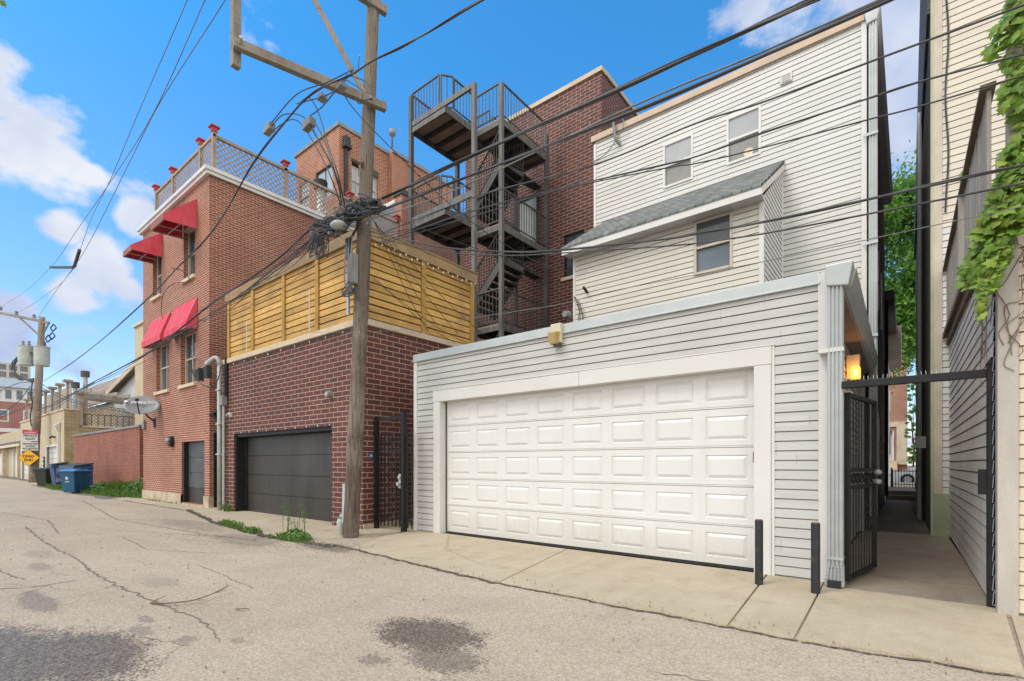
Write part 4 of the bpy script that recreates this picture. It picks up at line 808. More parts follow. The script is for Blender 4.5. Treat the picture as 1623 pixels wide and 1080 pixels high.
# rooftop lattice
lt=thing('roof_lattice','weathered wooden lattice fence with red-capped posts on the red building roof','lattice fence',(-18,5.75,9.6))
def lattice(F,u0,u1,z0,z1,name='lattice_panel',par=lt,mat='lattice',sp=.16,wd=.038,th=.008):
    m=MB(); H=z1-z0; W=u1-u0; n=int((W+H)/sp)
    for layer,sgn in ((0,1),(1,-1)):
        for k in range(n+1):
            s=k*sp; 
            # line from (s,0) going to (s-H,H) clipped to 0..W
            a0,b0=s,0; a1,b1=s-H,H
            if a0>W: b0+=a0-W; a0=W
            if a1<0: b1+=a1; b1=b1; a1=0
            if b1-b0<.02: continue
            if sgn>0: P_=[(u0+a0,z0+b0),(u0+a1,z0+b1)]
            else: P_=[(u1-a0,z0+b0),(u1-a1,z0+b1)]
            (ua,za),(ub,zb)=P_; d=Vector((ub-ua,zb-za)).normalized(); nx,nz_=-d.y*wd/2,d.x*wd/2; e=layer*th
            pts=[(ua+nx,za+nz_),(ua-nx,za-nz_),(ub-nx,zb-nz_),(ub+nx,zb+nz_)]
            m.hexa([F(p[0],e,p[1]) for p in pts]+[F(p[0],e+th,p[1]) for p in pts])
    return m.build(name,mat,par)
LF=FX(5.78); LS=FYp(-15.52)
lps=[-20.6,-18.85,-16.9,-15.55] ; lps=[-20.4,-18.75,-16.45,-15.5]
for a_,b_ in zip(lps,lps[1:]): lattice(LF,a_+.03,b_-.03,9.62,10.62)
lys=[5.8,7.87,10.22,12.3]
for a_,b_ in zip(lys,lys[1:]): lattice(LS,a_+.05,b_-.05,9.62,10.62)
b=MB(); b.box(-20.45,-15.45,5.74,5.80,10.62,10.70); b.box(-15.55,-15.47,5.8,12.35,10.621,10.701); b.build('top_rail','lattice',lt)
def lpost(x,y):
    MB().box(x-.05,x+.05,y-.05,y+.05,9.6,10.76).build('post','lattice',lt)
    m=MB(); m.hexa([(x-.07,y-.07,10.76),(x+.07,y-.07,10.76),(x+.07,y+.07,10.76),(x-.07,y+.07,10.76),(x-.08,y-.08,10.88),(x+.08,y-.08,10.88),(x+.08,y+.08,10.88),(x-.08,y+.08,10.88)])
    m.box(x-.12,x+.12,y-.12,y+.12,10.88,10.92); m.hexa([(x-.10,y-.10,10.92),(x+.10,y-.10,10.92),(x+.10,y+.10,10.92),(x-.10,y+.10,10.92),(x-.03,y-.03,10.97),(x+.03,y-.03,10.97),(x+.03,y+.03,10.97),(x-.03,y+.03,10.97)]); m.build('post_cap','red_cap',lt)
for x in lps: lpost(x,5.78)
for y in lys[1:]: lpost(-15.52,y)
fl=thing('roof_flue','round metal chimney flue with a dark cap behind the rooftop lattice','flue',(-17,9.95,9.45))
MB().tube([(-17,9.95,9.4),(-17,9.95,11.45)],.14,16).build('pipe','galv',fl,smooth=True); b=MB(); lathe(b,[(.16,0),(.24,.02),(.26,.06)],(-17,9.95,11.4),18); b.build('collar','red_cap',fl); b=MB(); lathe(b,[(.25,0),(.25,.26),(.14,.27)],(-17,9.95,11.47),18); b.build('cap','black',fl)
# things on the wall
o=thing('wall_light','round black bulkhead light left of the red building garage door','wall light',(-18.25,5.6,1.97)); b=MB(); b.tube([(-18.25,5.6,1.97),(-18.25,5.50,1.97)],[.17,.17],18); b.build('rim','black',o); b=MB(); b.tube([(-18.25,5.50,1.97),(-18.25,5.42,1.97),(-18.25,5.40,1.97)],[.13,.09,.02],18); b.build('lens','grey_plastic',o,smooth=True)
MB().box(-18.43,-18.07,5.44,5.49,1.96,1.99).build('guard_bar','black',o)
dsh=thing('satellite_dish','grey oval satellite dish with white lettering on the red brick corner','satellite dish',(-19.98,5.6,2.8))
c0=atL(226,638,(-19.98,5.6),(-19.6,4.7)) ; c0=Vector((-19.55,5.14,3.16)); nd=Vector((.66,-.34,.66)).normalized(); ua=Vector((0,0,1)).cross(nd).normalized(); va=nd.cross(ua)
m=MB(); rings=6; seg=32
for k in range(rings+1):
    r=k/rings
    for j in range(seg): t=2*math.pi*j/seg; p=c0+ua*(.50*r*math.cos(t))+va*(.43*r*math.sin(t))+nd*(.09*r*r-.05); m.v.append(tuple(p))
for k in range(rings):
    for j in range(seg): j2=(j+1)%seg; m.f.append((k*seg+j,k*seg+j2,(k+1)*seg+j2,(k+1)*seg+j))
db=m.build('reflector','dish',dsh,smooth=True); sd=db.modifiers.new('t','SOLIDIFY'); sd.thickness=.012
m=MB(); m.tube([(-19.95,5.62,2.66),(-19.8,5.35,2.85),c0-nd*.06-va*.1],.028,8); m.box(-20.03,-19.86,5.56,5.60,2.50,2.82); m.build('mast','steel_dark',dsh)
tipp=c0+nd*.55-va*.34; m=MB(); m.tube([c0-va*.44+nd*.03,c0-va*.42+nd*.3,tipp],.018,6); m.box(tipp.x-.06,tipp.x+.06,tipp.y-.04,tipp.y+.04,tipp.z-.03,tipp.z+.05); m.build('feed_arm','steel_dark',dsh)
mt=Matrix((( ua.x,va.x,nd.x,0),(ua.y,va.y,nd.y,0),(ua.z,va.z,nd.z,0),(0,0,0,1)))
pos=c0+va*.10+nd*.045-Vector(dsh.location); textmesh('DIRECTV',.155,'white_ink',dsh,Matrix.Translation(pos)@mt,depth=.004)
m=MB(); q=c0+va*.10-ua*.44+nd*.07; m.tube([q,q+nd*.008],.05,14); m.build('emblem','white_ink',dsh)
o=thing('hose_box','small white utility box on the far edge of the red building','utility box',(-20.95,5.6,2.6)); MB().box(-21.05,-20.85,5.52,5.6,2.48,2.78).build('box_body','grey_plastic',o,bevel=.01)
sg=thing('iron_gate','narrow black iron gate in the gap beside the red brick corner','gate',(-14.95,5.75,0)); b=MB()
for z in (.2,1.75,1.95): b.box(-15.3,-14.85,5.72,5.75,z,z+.03)
for k in range(5): x=-15.28+k*.1; b.box(x-.012,x+.012,5.715,5.755,.05,2.1)
b.build('gate_leaf','black',sg); MB().box(-15.33,-15.27,5.70,5.77,0,2.15).build('post','black',sg)
# ================================================================== ORANGE BRICK BUILDING (behind)
ob=thing('brick_building','tall orange brick building seen over the rooftop lattice','building',(-24,14,0)); OX=-22.2
b=MB(); w1=[(-24.4,-22.75,14.9,16.6),(-26.1,-25.0,14.9,16.6)]; w2=[(14.72,15.35,15.1,16.75),(15.72,16.32,15.1,16.6)]
wall(b,FX(14.0),-26.4,OX,0,18.2,w1,.15); wall(b,FYp(OX),14.0,17.0,0,18.2,w2,.15); wall(b,FYp(OX+.35),17.0,21.5,0,18.2,(),.1); b.poly([(OX,17,0),(OX+.35,17,0),(OX+.35,17,18.2),(OX,17,18.2)]); b.poly([(-26.4,14,0),(-26.4,22,0),(-26.4,22,18.2),(-26.4,14,18.2)]); b.poly([(-26.4,14,18.15),(OX,14,18.15),(OX,21.5,18.15),(-26.4,21.5,18.15)]); b.build('wall','orange_brick',ob)
b=MB(); b.box(-26.5,OX+.06,13.92,14.2,18.2,18.38); b.box(OX-.2,OX+.07,14.2,17.0,18.2,18.38); b.box(OX-.2,OX+.42,17.0,21.5,18.2,18.379); b.build('coping','grey_plastic',ob)
window(ob,FX(14),-24.38,-22.77,14.92,16.58,'black','blind','blind',d=-.1,mull=1,rail=False); window(ob,FX(14),-26.08,-25.02,14.92,16.58,'black','blind','blind',d=-.1)
for a_,c_ in ((14.74,15.33),(15.74,16.30)): window(ob,FYp(OX),a_,c_,15.12,16.6,'frame_tan','blind','blind',d=-.1,mull=1,fw=.06)
for a_,c_ in ((14.70,15.37),(15.70,16.34)): MB().fbox(FYp(OX),a_,c_,0,.06,16.62 if a_>15 else 16.76,16.9).build('lintel','roof_dark',ob)
b=MB(); b.fbox(FYp(OX),14.27,14.44,.01,.14,13.5,17.2); b.build('downspout','steel_dark',ob); b=MB(); b.fbox(FYp(OX),14.16,14.56,.01,.28,17.2,17.35); b.fbox(FYp(OX),14.2,14.52,.01,.24,17.35,17.75); b.build('scupper_box','steel_dark',ob)
o=MB(); lathe(o,[(.05,0),(.05,.9),(.16,.95),(.2,1.05),(.16,1.25),(.02,1.3)],(OX+.1,17.2,18.38),10); tag(o.build('roof_vent','grey_plastic',smooth=True),'small round vent pipe on the roof edge of the orange brick building','vent')
# ================================================================== RIGHT SIDE NEIGHBOUR
nh=thing('neighbour_house','tall cream-sided house beyond the vine-covered deck','house',(3,11.35,0)); NY=11.35
b=MB(); siding(b,FX(NY),.47,7,5.35,16,(),.12); b.build('cream_siding','siding_yellow',nh); b=MB(); siding(b,FX(NY-.002),.5,4,.75,5.35,(),.115); b.build('white_siding','siding_white',nh)
b=MB(); b.box(.39,7,NY+.03,22,0,16); b.build('wall','siding_yellow',nh)
b=MB(); b.box(.385,.50,NY-.03,NY+.01,.75,16); b.build('corner_trim','frame_tan',nh) ; b=MB(); b.box(.38,.60,NY-.04,NY+.01,0,.75); b.build('green_base',simple('sage_paint',(.34,.38,.26),(.28,.32,.22),3,.7),nh)
b=MB(); b.box(.345,.385,NY-.035,NY+.02,0,16); b.build('green_trim',simple('green_trim_paint',(.44,.47,.32),(.36,.40,.28),3,.6),nh)
b=MB(); b.hexa([(.36,NY+.02,0),(.385,NY+.02,0),(.385,22,0),(.28,22,0),(.34,NY+.02,9.5),(.385,NY+.02,9.5),(.385,22,8.6),(.28,22,8.6)]); b.hexa([(.30,NY+.05,9.2),(.385,NY+.05,9.2),(.385,22,8.3),(.22,22,8.3),(.33,NY+.05,16),(.385,NY+.05,16),(.385,22,9),(.26,22,9)]) ; b.build('side_wall','soot_brick',nh)
MB().tube([(.25,14.5,0),(.25,14.5,9.2)],.045,8).build('drain_pipe','galv',nh); MB().tube([(.32,NY-.03,0),(.32,NY-.03,3.0)],.02,6).build('thin_pipe','galv',nh) if False else None
MB().box(.16,.36,13.6,13.8,1.6,1.85).build('meter_box','can',nh)
cl=MB(); P_=[(.56+.02*math.sin(z*3.1),NY-.03,z) for z in [5.6+.35*k for k in range(26)]]; tag(cl.tube(smooth_path(P_,4),.014,5).build('wall_cable','wire'),'black cable running up the corner of the cream-sided house','cable')
lw=thing('side_building','grey-sided lane building under the wooden deck at the right','building',(.62,8.5,0))
b=MB(); siding(b,FYm(.60),5.85,NY-.01,.06,3.32,(),.125,.016); b.build('lane_siding','siding_lane',lw)
b=MB(); siding(b,FX(5.76),.70,3.2,.05,3.9,(),.115); b.build('front_siding','siding_tan',lw)
b=MB(); b.box(.63,3.2,5.80,NY-.02,0,3.3); b.build('wall','siding_white',lw)
b=MB(); b.box(.598,.725,5.725,5.85,0,3.85); b.build('corner_post','post_tan',lw,bevel=.006)
b=MB(); b.hexa([(.55,5.8,3.12),(.62,5.8,3.12),(.62,NY-.05,3.3),(.55,NY-.05,3.3),(.55,5.8,3.24),(.62,5.8,3.24),(.62,NY-.05,3.42),(.55,NY-.05,3.42)]); b.build('drip_board','wood_dark',lw)
dk=thing('deck_fence','grey vertical-board deck parapet above the lane siding','fence',(.57,8.5,3.4))
b=MB(); n=46
for k in range(n):
    y0=5.85+k*(NY-.1-5.85)/n; b.box(.545+rnd.uniform(0,.008),.575,y0,y0+.108,3.26+.16*k/n,4.46+.10*k/n)
b.build('board_panel','grey_wood',dk); b=MB(); b.hexa([(.50,5.8,4.46),(.60,5.8,4.46),(.60,NY-.04,4.57),(.50,NY-.04,4.57),(.50,5.8,4.50),(.60,5.8,4.50),(.60,NY-.04,4.61),(.50,NY-.04,4.61)]); b.hexa([(.50,5.8,3.25),(.545,5.8,3.25),(.545,NY-.04,3.42),(.50,NY-.04,3.42),(.50,5.8,3.33),(.545,5.8,3.33),(.545,NY-.04,3.5),(.50,NY-.04,3.5)]); b.build('rail','wood_dark',dk)
for y in (8.0,): MB().box(.50,.60,y,y+.1,3.4,4.55).build('post','grey_wood',dk)
MB().box(.66,.78,5.74,5.86,3.86,8).build('post','grey_wood',dk); MB().box(.78,3.2,5.76,5.80,3.95,4.4).build('board_panel','grey_wood',dk)
# vine
def leafpoly(mb,c,n,s,rot,lob=5):
    n=n.normalized(); a=n.orthogonal().normalized(); b_=n.cross(a); ca,sa=math.cos(rot),math.sin(rot); A=a*ca+b_*sa; B=b_*ca-a*sa
    prof=[(0,-.55),(.28,-.42),(.62,-.30),(.42,-.02),(.60,.28),(.25,.30),(0,.75),(-.25,.30),(-.60,.28),(-.42,-.02),(-.62,-.30),(-.28,-.42)]
    i=len(mb.v); mb.v.append(tuple(c+n*s*.12))
    for (x,y) in prof: mb.v.append(tuple(c+A*x*s+B*y*s-n*s*(.15*(x*x+y*y))))
    for k in range(12): mb.f.append((i,i+1+k,i+1+(k+1)%12))
vn=thing('climbing_vine','bright green ivy hanging over the deck corner at the right edge','vine',(.6,5.9,2.4))
lv=MB(); rv=random.Random(5)
def inpoly(u,v,P):
    c=False; j=len(P)-1
    for i in range(len(P)):
        if (P[i][1]>v)!=(P[j][1]>v) and u<(P[j][0]-P[i][0])*(v-P[i][1])/(P[j][1]-P[i][1])+P[i][0]: c=not c
        j=i
    return c
VP=[(1640,-10),(1600,-10),(1590,30),(1565,60),(1562,85),(1590,100),(1600,120),(1583,150),(1590,175),(1612,190),(1605,215),(1590,240),(1575,290),(1560,340),(1545,370),(1530,410),(1515,440),(1520,468),(1538,450),(1548,470),(1550,512),(1560,512),(1563,470),(1575,460),(1590,430),(1603,400),(1600,368),(1640,362)]
cnt=0
while cnt<900:
    u=rv.uniform(1512,1640); v=rv.uniform(-10,515)
    if not inpoly(u,v,VP): continue
    if v<230 and rv.random()<.45: continue
    r_=ray(u,v); k_=r_.x/r_.y; ymax=min(6.9,.50/k_); Y_=rv.uniform(5.55,max(5.68,ymax))
    if Y_*k_>.54: Y_=rv.uniform(5.5,5.69)
    p=at(u,v,Y_); s_=rv.uniform(.035,.10)*(.8 if v>380 else 1); leafpoly(lv,p,Vector((-.5+rv.uniform(-.9,.9),-1,.5+rv.uniform(-.8,.9))),s_,math.pi+rv.uniform(-1.2,1.2)); cnt+=1
for k in range(14): leafpoly(lv,Vector((.52,8.2+k*.17,4.0+.02*math.sin(k*2)+ .55)),Vector((-1,-.5,.5)),.05,rv.uniform(0,3)) if False else None
for k in range(24): p=at(1522+k*1.3,278-k*.25,NY-.06); leafpoly(lv,p+Vector((rv.uniform(-.03,.03),0,rv.uniform(-.05,.05))),Vector((-.3,-1,.3)),rv.uniform(.05,.08),rv.uniform(0,6))
lv.build('foliage','vine_leaf',vn)
st=MB()
for s_ in range(16):
    x=.72+rv.uniform(-.05,.3); P_=[(x,5.72,rv.uniform(2.6,3.6))]
    for k in range(6): P_.append((P_[-1][0]+rv.uniform(-.12,.10),5.715,P_[-1][2]-rv.uniform(-.02,.28)))
    st.tube(smooth_path(P_,3),.0035,4)
for s_ in range(8):
    y=rv.uniform(5.8,6.6); P_=[(.575,y,3.2)]
    for k in range(5): P_.append((.573,P_[-1][1]+rv.uniform(-.12,.12),P_[-1][2]-rv.uniform(.1,.3)))
    st.tube(smooth_path(P_,3),.0035,4)
st.build('stem','dead',vn)
# ================================================================== BEYOND THE LANE
h2=thing('house','dark-sided second house along the left side of the lane','house',(-.9,22,0))
b=MB(); siding(b,FYp(-.56),20.6,27.5,-.05,6.6,(),.13); b.build('siding','siding_lane',h2); MB().box(-6,-.60,20.55,27.5,0,6.6).build('wall','siding_lane',h2)
MB().box(-6,-.28,20.2,26.5,6.6,6.9).build('eave','roof_dark',h2); MB().hexa([(-.62,25.6,5.4),(-.14,25.6,5.6),(-.14,28,5.6),(-.62,28,5.4),(-.62,25.6,6.9),(-.12,25.6,6.9),(-.12,28,6.9),(-.62,28,6.9)]).build('oriel','soffit',h2)
MB().tube([(-.50,20.5,.2),(-.50,20.5,6.6)],.06,8).build('downspout','black',h2)
for (y0,y1,z0,z1) in ((21.5,22.3,4.9,6.4),(23.2,24,4.9,6.4)): window(h2,FYp(-.55),y0,y1,z0,z1,'trim_white','glass')
tb=thing('town_house','tan brick town house with an arched porch across the street','house',(-3.5,50,0))
b=MB(); wall(b,FX(50),-9,.12,.3,12,[(-1.6,-.75,1.5,3.9)],.5); b.poly([(.12,50,.3),(.12,60,.3),(.12,60,12),(.12,50,12)]); b.build('wall','tan_brick',tb)
b=MB(); b.box(-9,.14,49.9,50,4.2,4.6); b.box(-9,.13,49.92,50,7.7,7.9); b.box(-.55,.1,49.7,50,1.2,4.2); b.build('stone_band','coping',tb)
b=MB(); b.box(-1.5,-.8,50.3,50.45,1.5,3.9); dd=b.build('front_door','white_paint',tb); b=MB(); b.box(-1.38,-.95,50.27,50.3,2.0,3.6); b.build('pane','glass',dd)
b=MB()
for k in range(5): b.box(-2.2,-.5,48.3+.3*k,50,.0+.3*k,.3+.3*k)
b.build('step','coping',tb)
for z in (5.5,8.6): window(tb,FX(50),-1.9,-.95,z,z+1.6,'white_paint','glass')
tr2=thing('town_house','deep red brick town house with pale stone bands across the street','house',(4,50,0))
b=MB(); b.box(.75,9,49.5,60,.3,12); b.build('wall','orange_brick',tr2); b=MB()
for z in (3.0,4.2,6.4,8.4): b.box(.74,9,49.42,49.5,z,z+.25)
b.build('stone_band','coping',tr2); window(tr2,FX(49.5),1.2,1.9,4.9,6.1,'white_paint','glass')
cr=thing('parked_car','white sedan parked on the street beyond the lane','car',(1.5,38,0))
prof=[(-.75,.28),(-.78,.55),(-.65,.72),(.15,.86),(.85,1.32),(1.3,1.42),(2.3,1.42),(3.0,1.05),(3.6,1.0),(3.72,.55),(3.65,.28)]
b=MB(); n=len(prof); 
for yy,ins in ((37.15,.0),(38.85,.0)):
    pass
i0=0; b.v=[(p[0],37.12 + (.14 if p[1]>.95 else 0),p[1]) for p in prof]+[(p[0],38.85-(.14 if p[1]>.95 else 0),p[1]) for p in prof]
b.f=[tuple(range(n)),tuple(range(2*n-1,n-1,-1))]+[(k,(k+1)%n,n+(k+1)%n,n+k) for k in range(n)]
b.build('body','car_white',cr,bevel=.04)
b=MB(); b.poly([(.45,37.13,.98),(2.7,37.13,.98),(2.2,37.20,1.36),(1.0,37.20,1.36)]); b.build('side_window','glass',cr)
for x in (.1,2.85):
    wl=MB(); wl.tube([(x,37.06,.33),(x,37.28,.33)],.33,20); wo_=wl.build('wheel','rubber',cr); MB().tube([(x,37.05,.33),(x,37.07,.33)],.2,10).build('rim','galv',wo_)
MB().box(-.77,-.6,37.1,37.4,.5,.66).build('headlight','blind',cr)
ff=thing('iron_fence','low black iron fence at the top of the lane steps','fence',(0,25.5,.3)); b=MB()
for z in (.42,.95): b.box(-.42,.34,25.5,25.53,z,z+.03)
for k in range(9): x=-.4+k*.09; b.box(x-.01,x+.01,25.5,25.52,.3,1.02)
b.build('bar_panel','black',ff); MB().box(.34,.42,25.46,25.54,.3,1.15).build('post','black',ff); MB().box(-.47,-.41,25.46,25.54,.3,1.1).build('post','black',ff)
o=thing('bollard_light','black post standing at the right end of the iron fence','post',(.2,24.6,.3)); MB().box(.28,.42,24.5,24.6,.3,.55).build('post_base','black',o); MB().box(.31,.39,24.52,24.58,.55,1.2).build('post_shaft','black',o)
MB_=MB(); MB_.box(.62,.95,49.3,49.34,2.1,2.5); MB_.box(.62,.95,49.3,49.34,2.6,3.0); tag(MB_.build('street_sign','white_sign'),'white notice plates on the pole by the red town house','sign')
# trees
def tree(name,label,base,h,cr_r,cz,n,seed,mat='tree_leaf',ls=.16,trunk=.2,ry=None):
    r=random.Random(seed); t=thing(name,label,'tree',base)
    base=Vector(base); m=MB(); m.tube([base,base+Vector((.1,0,h*.3)),base+Vector((-.1,.1,h*.6))],[trunk,trunk*.8,trunk*.4],8)
    cl=[]
    for k in range(int(64)):
        a=r.uniform(0,6.28); e=r.uniform(-.9,1); rr=cr_r*r.uniform(.35,1)
        c=base+Vector((0,0,cz))+Vector((math.cos(a)*rr*math.sqrt(1-e*e*.8),math.sin(a)*rr*math.sqrt(1-e*e*.8),e*(h-cz)*.92)); cl.append((c,r.uniform(.8,1.6)*cr_r/4))
        (m.tube([base+Vector((0,0,h*.35)),(base+Vector((0,0,h*.5))).lerp(c,.5),c],[trunk*.3,trunk*.15,.01],5) if k%4==0 else None)
    m.build('trunk','bark',t); l=MB()
    for k in range(n):
        c,s=r.choice(cl); p=c+Vector((r.gauss(0,s*.5),r.gauss(0,s*.5),r.gauss(0,s*.4)))
        nn=Vector((r.uniform(-1,1),r.uniform(-1,1),r.uniform(0,1.2))).normalized(); a_=nn.orthogonal().normalized(); q=r.uniform(0,6.28); b_=nn.cross(a_); A=a_*math.cos(q)+b_*math.sin(q); B=nn.cross(A); s2=ls*r.uniform(.6,1.3)
        l.poly([p-A*s2,p-B*s2*.55,p+A*s2,p+B*s2*.55])
    l.build('crown',mat,t); return t
tree('leafy_tree','tall bright green tree seen between the houses at the lane end',(-1.0,34,0),15.6,4.5,10.9,60000,3,ls=.115,trunk=.2)
tree('leafy_tree','slim green street tree in front of the far town houses',(.42,47.5,0),8,.42,4.2,2600,4,ls=.08,trunk=.06)
# ================================================================== LEFT: LOW BRICK WALL, BLOCK GARAGE, FURTHER GARAGES
lwl=thing('brick_wall','long low red brick wall behind the dumpsters','wall',(-33,7,0)); LX0,LX1=-39.8,-27.0
b=MB(); b.box(LX0,LX1,7.0,7.3,0.02,2.92); b.box(LX1-.3,LX1,7.3,13,0.02,2.92); b.build('brick_face','low_brick',lwl); b=MB(); b.box(LX0-.05,LX1+.05,6.95,7.35,2.92,3.02); b.box(LX1-.34,LX1+.05,7.35,13,2.92,3.02); b.build('coping','grey_plastic',lwl)
o=thing('iron_gate','black iron gate at the near end of the low brick wall','gate',(-26.3,7,0)); b=MB()
for z in (.3,1.3,2.2): b.box(-26.95,-25.2,7.1,7.14,z,z+.05)
for k in range(14): x=-26.9+k*.125; b.box(x-.02,x+.02,7.1,7.14,.1,2.5)
b.build('gate_leaf','black',o)
bgx=-41.3
bg_=thing('block_garage','tan concrete block garage with a wooden roof deck beyond the low wall','garage',(-48,6.8,0))
gdo_=[(-46.6,-43.2,.0,2.4),(-52.4,-50.4,0,2.3),(-57,-54.2,0,2.3)]
b=MB(); wall(b,FX(6.8),-58,bgx,0,4.65,gdo_,.15); b.poly([(-58,6.8,0),(-58,16,0),(-58,16,4.65),(-58,6.8,4.65)]); b.build('wall','conc_wall',bg_)
b=MB(); b.poly([(bgx,6.8,0),(bgx,7.6,0),(bgx,7.6,4.65),(bgx,6.8,4.65)]); b.poly([(bgx,7.6,0),(bgx,16,0),(bgx,16,3.6),(bgx,7.6,3.6)]); b.build('block_side','block',bg_)
b=MB(); b.box(-58.1,bgx+.05,6.74,7.0,4.65,4.75); b.box(bgx-.25,bgx+.06,7.0,7.65,4.65,4.751); b.box(bgx-.25,bgx+.06,7.65,16,3.6,3.7); b.build('coping','coping',bg_); MB().box(-58,bgx-.25,7,16,3.5,3.62).build('roof','roof_dark',bg_)
for (x0,x1,z0,z1) in gdo_:
    q=MB().box(x0,x1,6.9,6.96,z0,z1).build('garage_door','door_white',bg_); b=MB()
    for k in range(1,6): b.box(x0,x1,6.885,6.9,z1*k/6-.012,z1*k/6+.012)
    b.build('door_seam','grey_plastic',q); b=MB(); b.box(x0-.25,x0,6.74,6.84,0,z1+.12); b.box(x1,x1+.25,6.74,6.84,0,z1+.12); b.box(x0,x1,6.74,6.84,z1,z1+.12); b.build('door_casing','white_paint',q)
b=MB(); b.box(bgx-1.25,bgx-1.12,6.66,6.78,.1,3.3); b.hexa([(bgx-1.25,6.66,3.3),(bgx-1.12,6.66,3.3),(bgx-1.12,6.78,3.3),(bgx-1.25,6.78,3.3),(bgx-1.6,6.5,3.7),(bgx-.95,6.5,3.7),(bgx-.95,6.78,3.9),(bgx-1.6,6.78,3.9)]); b.build('downspout','white_paint',bg_)
o=thing('address_plate','black strip of white house-number tiles beside the block garage door','sign',(-47.1,6.7,.8)); MB().box(-47.35,-46.95,6.66,6.72,.5,1.75).build('backing','ink',o); b=MB()
for k in range(4): b.box(-47.28,-47.02,6.64,6.66,.58+k*.3,.76+k*.3)
b.build('tile_pattern','white_ink',o)
b=MB(); b.tube([(-43.9,6.78,3.0),(-43.9,6.6,3.05),(-43.6,6.5,2.95)],.06,8); tag(b.build('security_camera','black'),'black camera on the block garage wall above its door','camera')
# roof deck on it
rd=thing('roof_deck_fence','weathered lattice and board fence with capped posts on the block garage roof','fence',(bgx,9,3.7))
lattice(FYp(bgx),7.75,15.5,3.75,4.95,'lattice_panel',rd,'lattice',.21,.06,.02)
for y in (7.6,10.4,13.2): MB().box(bgx-.12,bgx+.1,y-.1,y+.1,3.7,5.6 if y<8 else 5.15).build('post','lattice',rd)
b=MB()
for y in (7.6,10.4): z=5.6 if y<8 else 5.15; b.box(bgx-.28,bgx+.26,y-.27,y+.27,z+.12,z+.26); b.hexa([(bgx-.12,y-.12,z),(bgx+.1,y-.12,z),(bgx+.1,y+.12,z),(bgx-.12,y+.12,z),(bgx-.26,y-.25,z+.12),(bgx+.24,y-.25,z+.12),(bgx+.24,y+.25,z+.12),(bgx-.26,y+.25,z+.12)])
b.build('post_cap','lattice',rd)
b=MB(); n=50
for k in range(n): x=-57.5+k*.32; b.box(x,x+.28,7.15,7.2,4.7,6.2+.05*rnd.random()-(.5 if x<-50 else 0))
b.build('board_panel','grey_wood',rd)
for x in (-57.4,-54.5,-52,-49.5,-47,-44.6,-42.2): MB().box(x-.1,x+.1,7.05,7.2,4.7,6.5).build('post','lattice',rd); MB().box(x-.25,x+.25,6.9,7.35,6.5,6.65).build('post_cap','lattice',rd)
b=MB()
for k in range(24): y=7.8+k*.33; b.box(bgx+.02,bgx+.05,y-.015,y+.015,3.7,4.45)
b.box(bgx+.02,bgx+.05,7.8,15.4,4.42,4.46); b.build('iron_rail','black',rd)
pg=thing('pergola','grey wooden pergola with short rafters above the lattice fence','pergola',(-42.5,10,3.7)); b=MB(); b.beam((-42.2,7.9,5.75),(-42.2,13.9,5.45),.08,.3); b.beam((-43.6,7.9,5.75),(-43.6,13.9,5.45),.08,.3); b.build('beam','grey_wood',pg)
b=MB()
for k in range(9): y=8.1+k*.68; z=6.12-.05*k; b.beam((-41.3,y,z-.10),(-44.4,y,z),.09,.26)
b.build('rafter_slats','grey_wood',pg)
for y in (8.0,13.8): MB().box(-42.3,-42.1,y-.1,y+.1,3.7,5.6).build('post','grey_wood',pg)
for (u,v,hh,lab) in ((135,628,2.4,'taller galvanised roof flue behind the pergola'),(119,632,1.3,'shorter galvanised roof flue behind the wooden post')):
    p=atX(u,v,-50); q=MB(); q.tube([p-Vector((0,0,1.5)),p+Vector((0,0,hh*.62))],.15,10); o=thing('roof_flue',lab,'flue',p,group='galvanised flues behind the pergola'); q.build('pipe','galv',o); MB().tube([p+Vector((0,0,hh*.62)),p+Vector((0,0,hh*.62+.45))],.28,12).build('cap','steel',o)
# houses behind
hb=thing('gabled_house','cream house with a large brown shingle roof behind the pergola','house',(-60,13,0))
b=MB(); b.hexa([(-82,11,6.3),(-43.5,11,6.3),(-43.5,16,10.8),(-82,16,10.8),(-82,11,6.5),(-43.5,11,6.5),(-43.5,16,11),(-82,16,11)]); b.hexa([(-82,21,6.3),(-43.5,21,6.3),(-43.5,16,10.8),(-82,16,10.8),(-82,21,6.5),(-43.5,21,6.5),(-43.5,16,11),(-82,16,11)]); b.build('roof','roof_brown',hb)
b=MB(); b.box(-82,-44,11.4,20.6,0,6.4); b.poly([(-44,11.4,6.4),(-44,20.6,6.4),(-44,16,10.7)]); b.build('wall','conc_wall',hb); b=MB()
for (x0,x1) in ((-66,-64.5),(-58,-56.8),(-52,-50.6)): b.hexa([(x0,12.6,7.95),(x0+.35,12.6,7.95),(x1+.35,14.4,9.57),(x1,14.4,9.57),(x0,12.6,8.1),(x0+.35,12.6,8.1),(x1+.35,14.4,9.72),(x1,14.4,9.72)])
b.build('skylight','blind',hb)
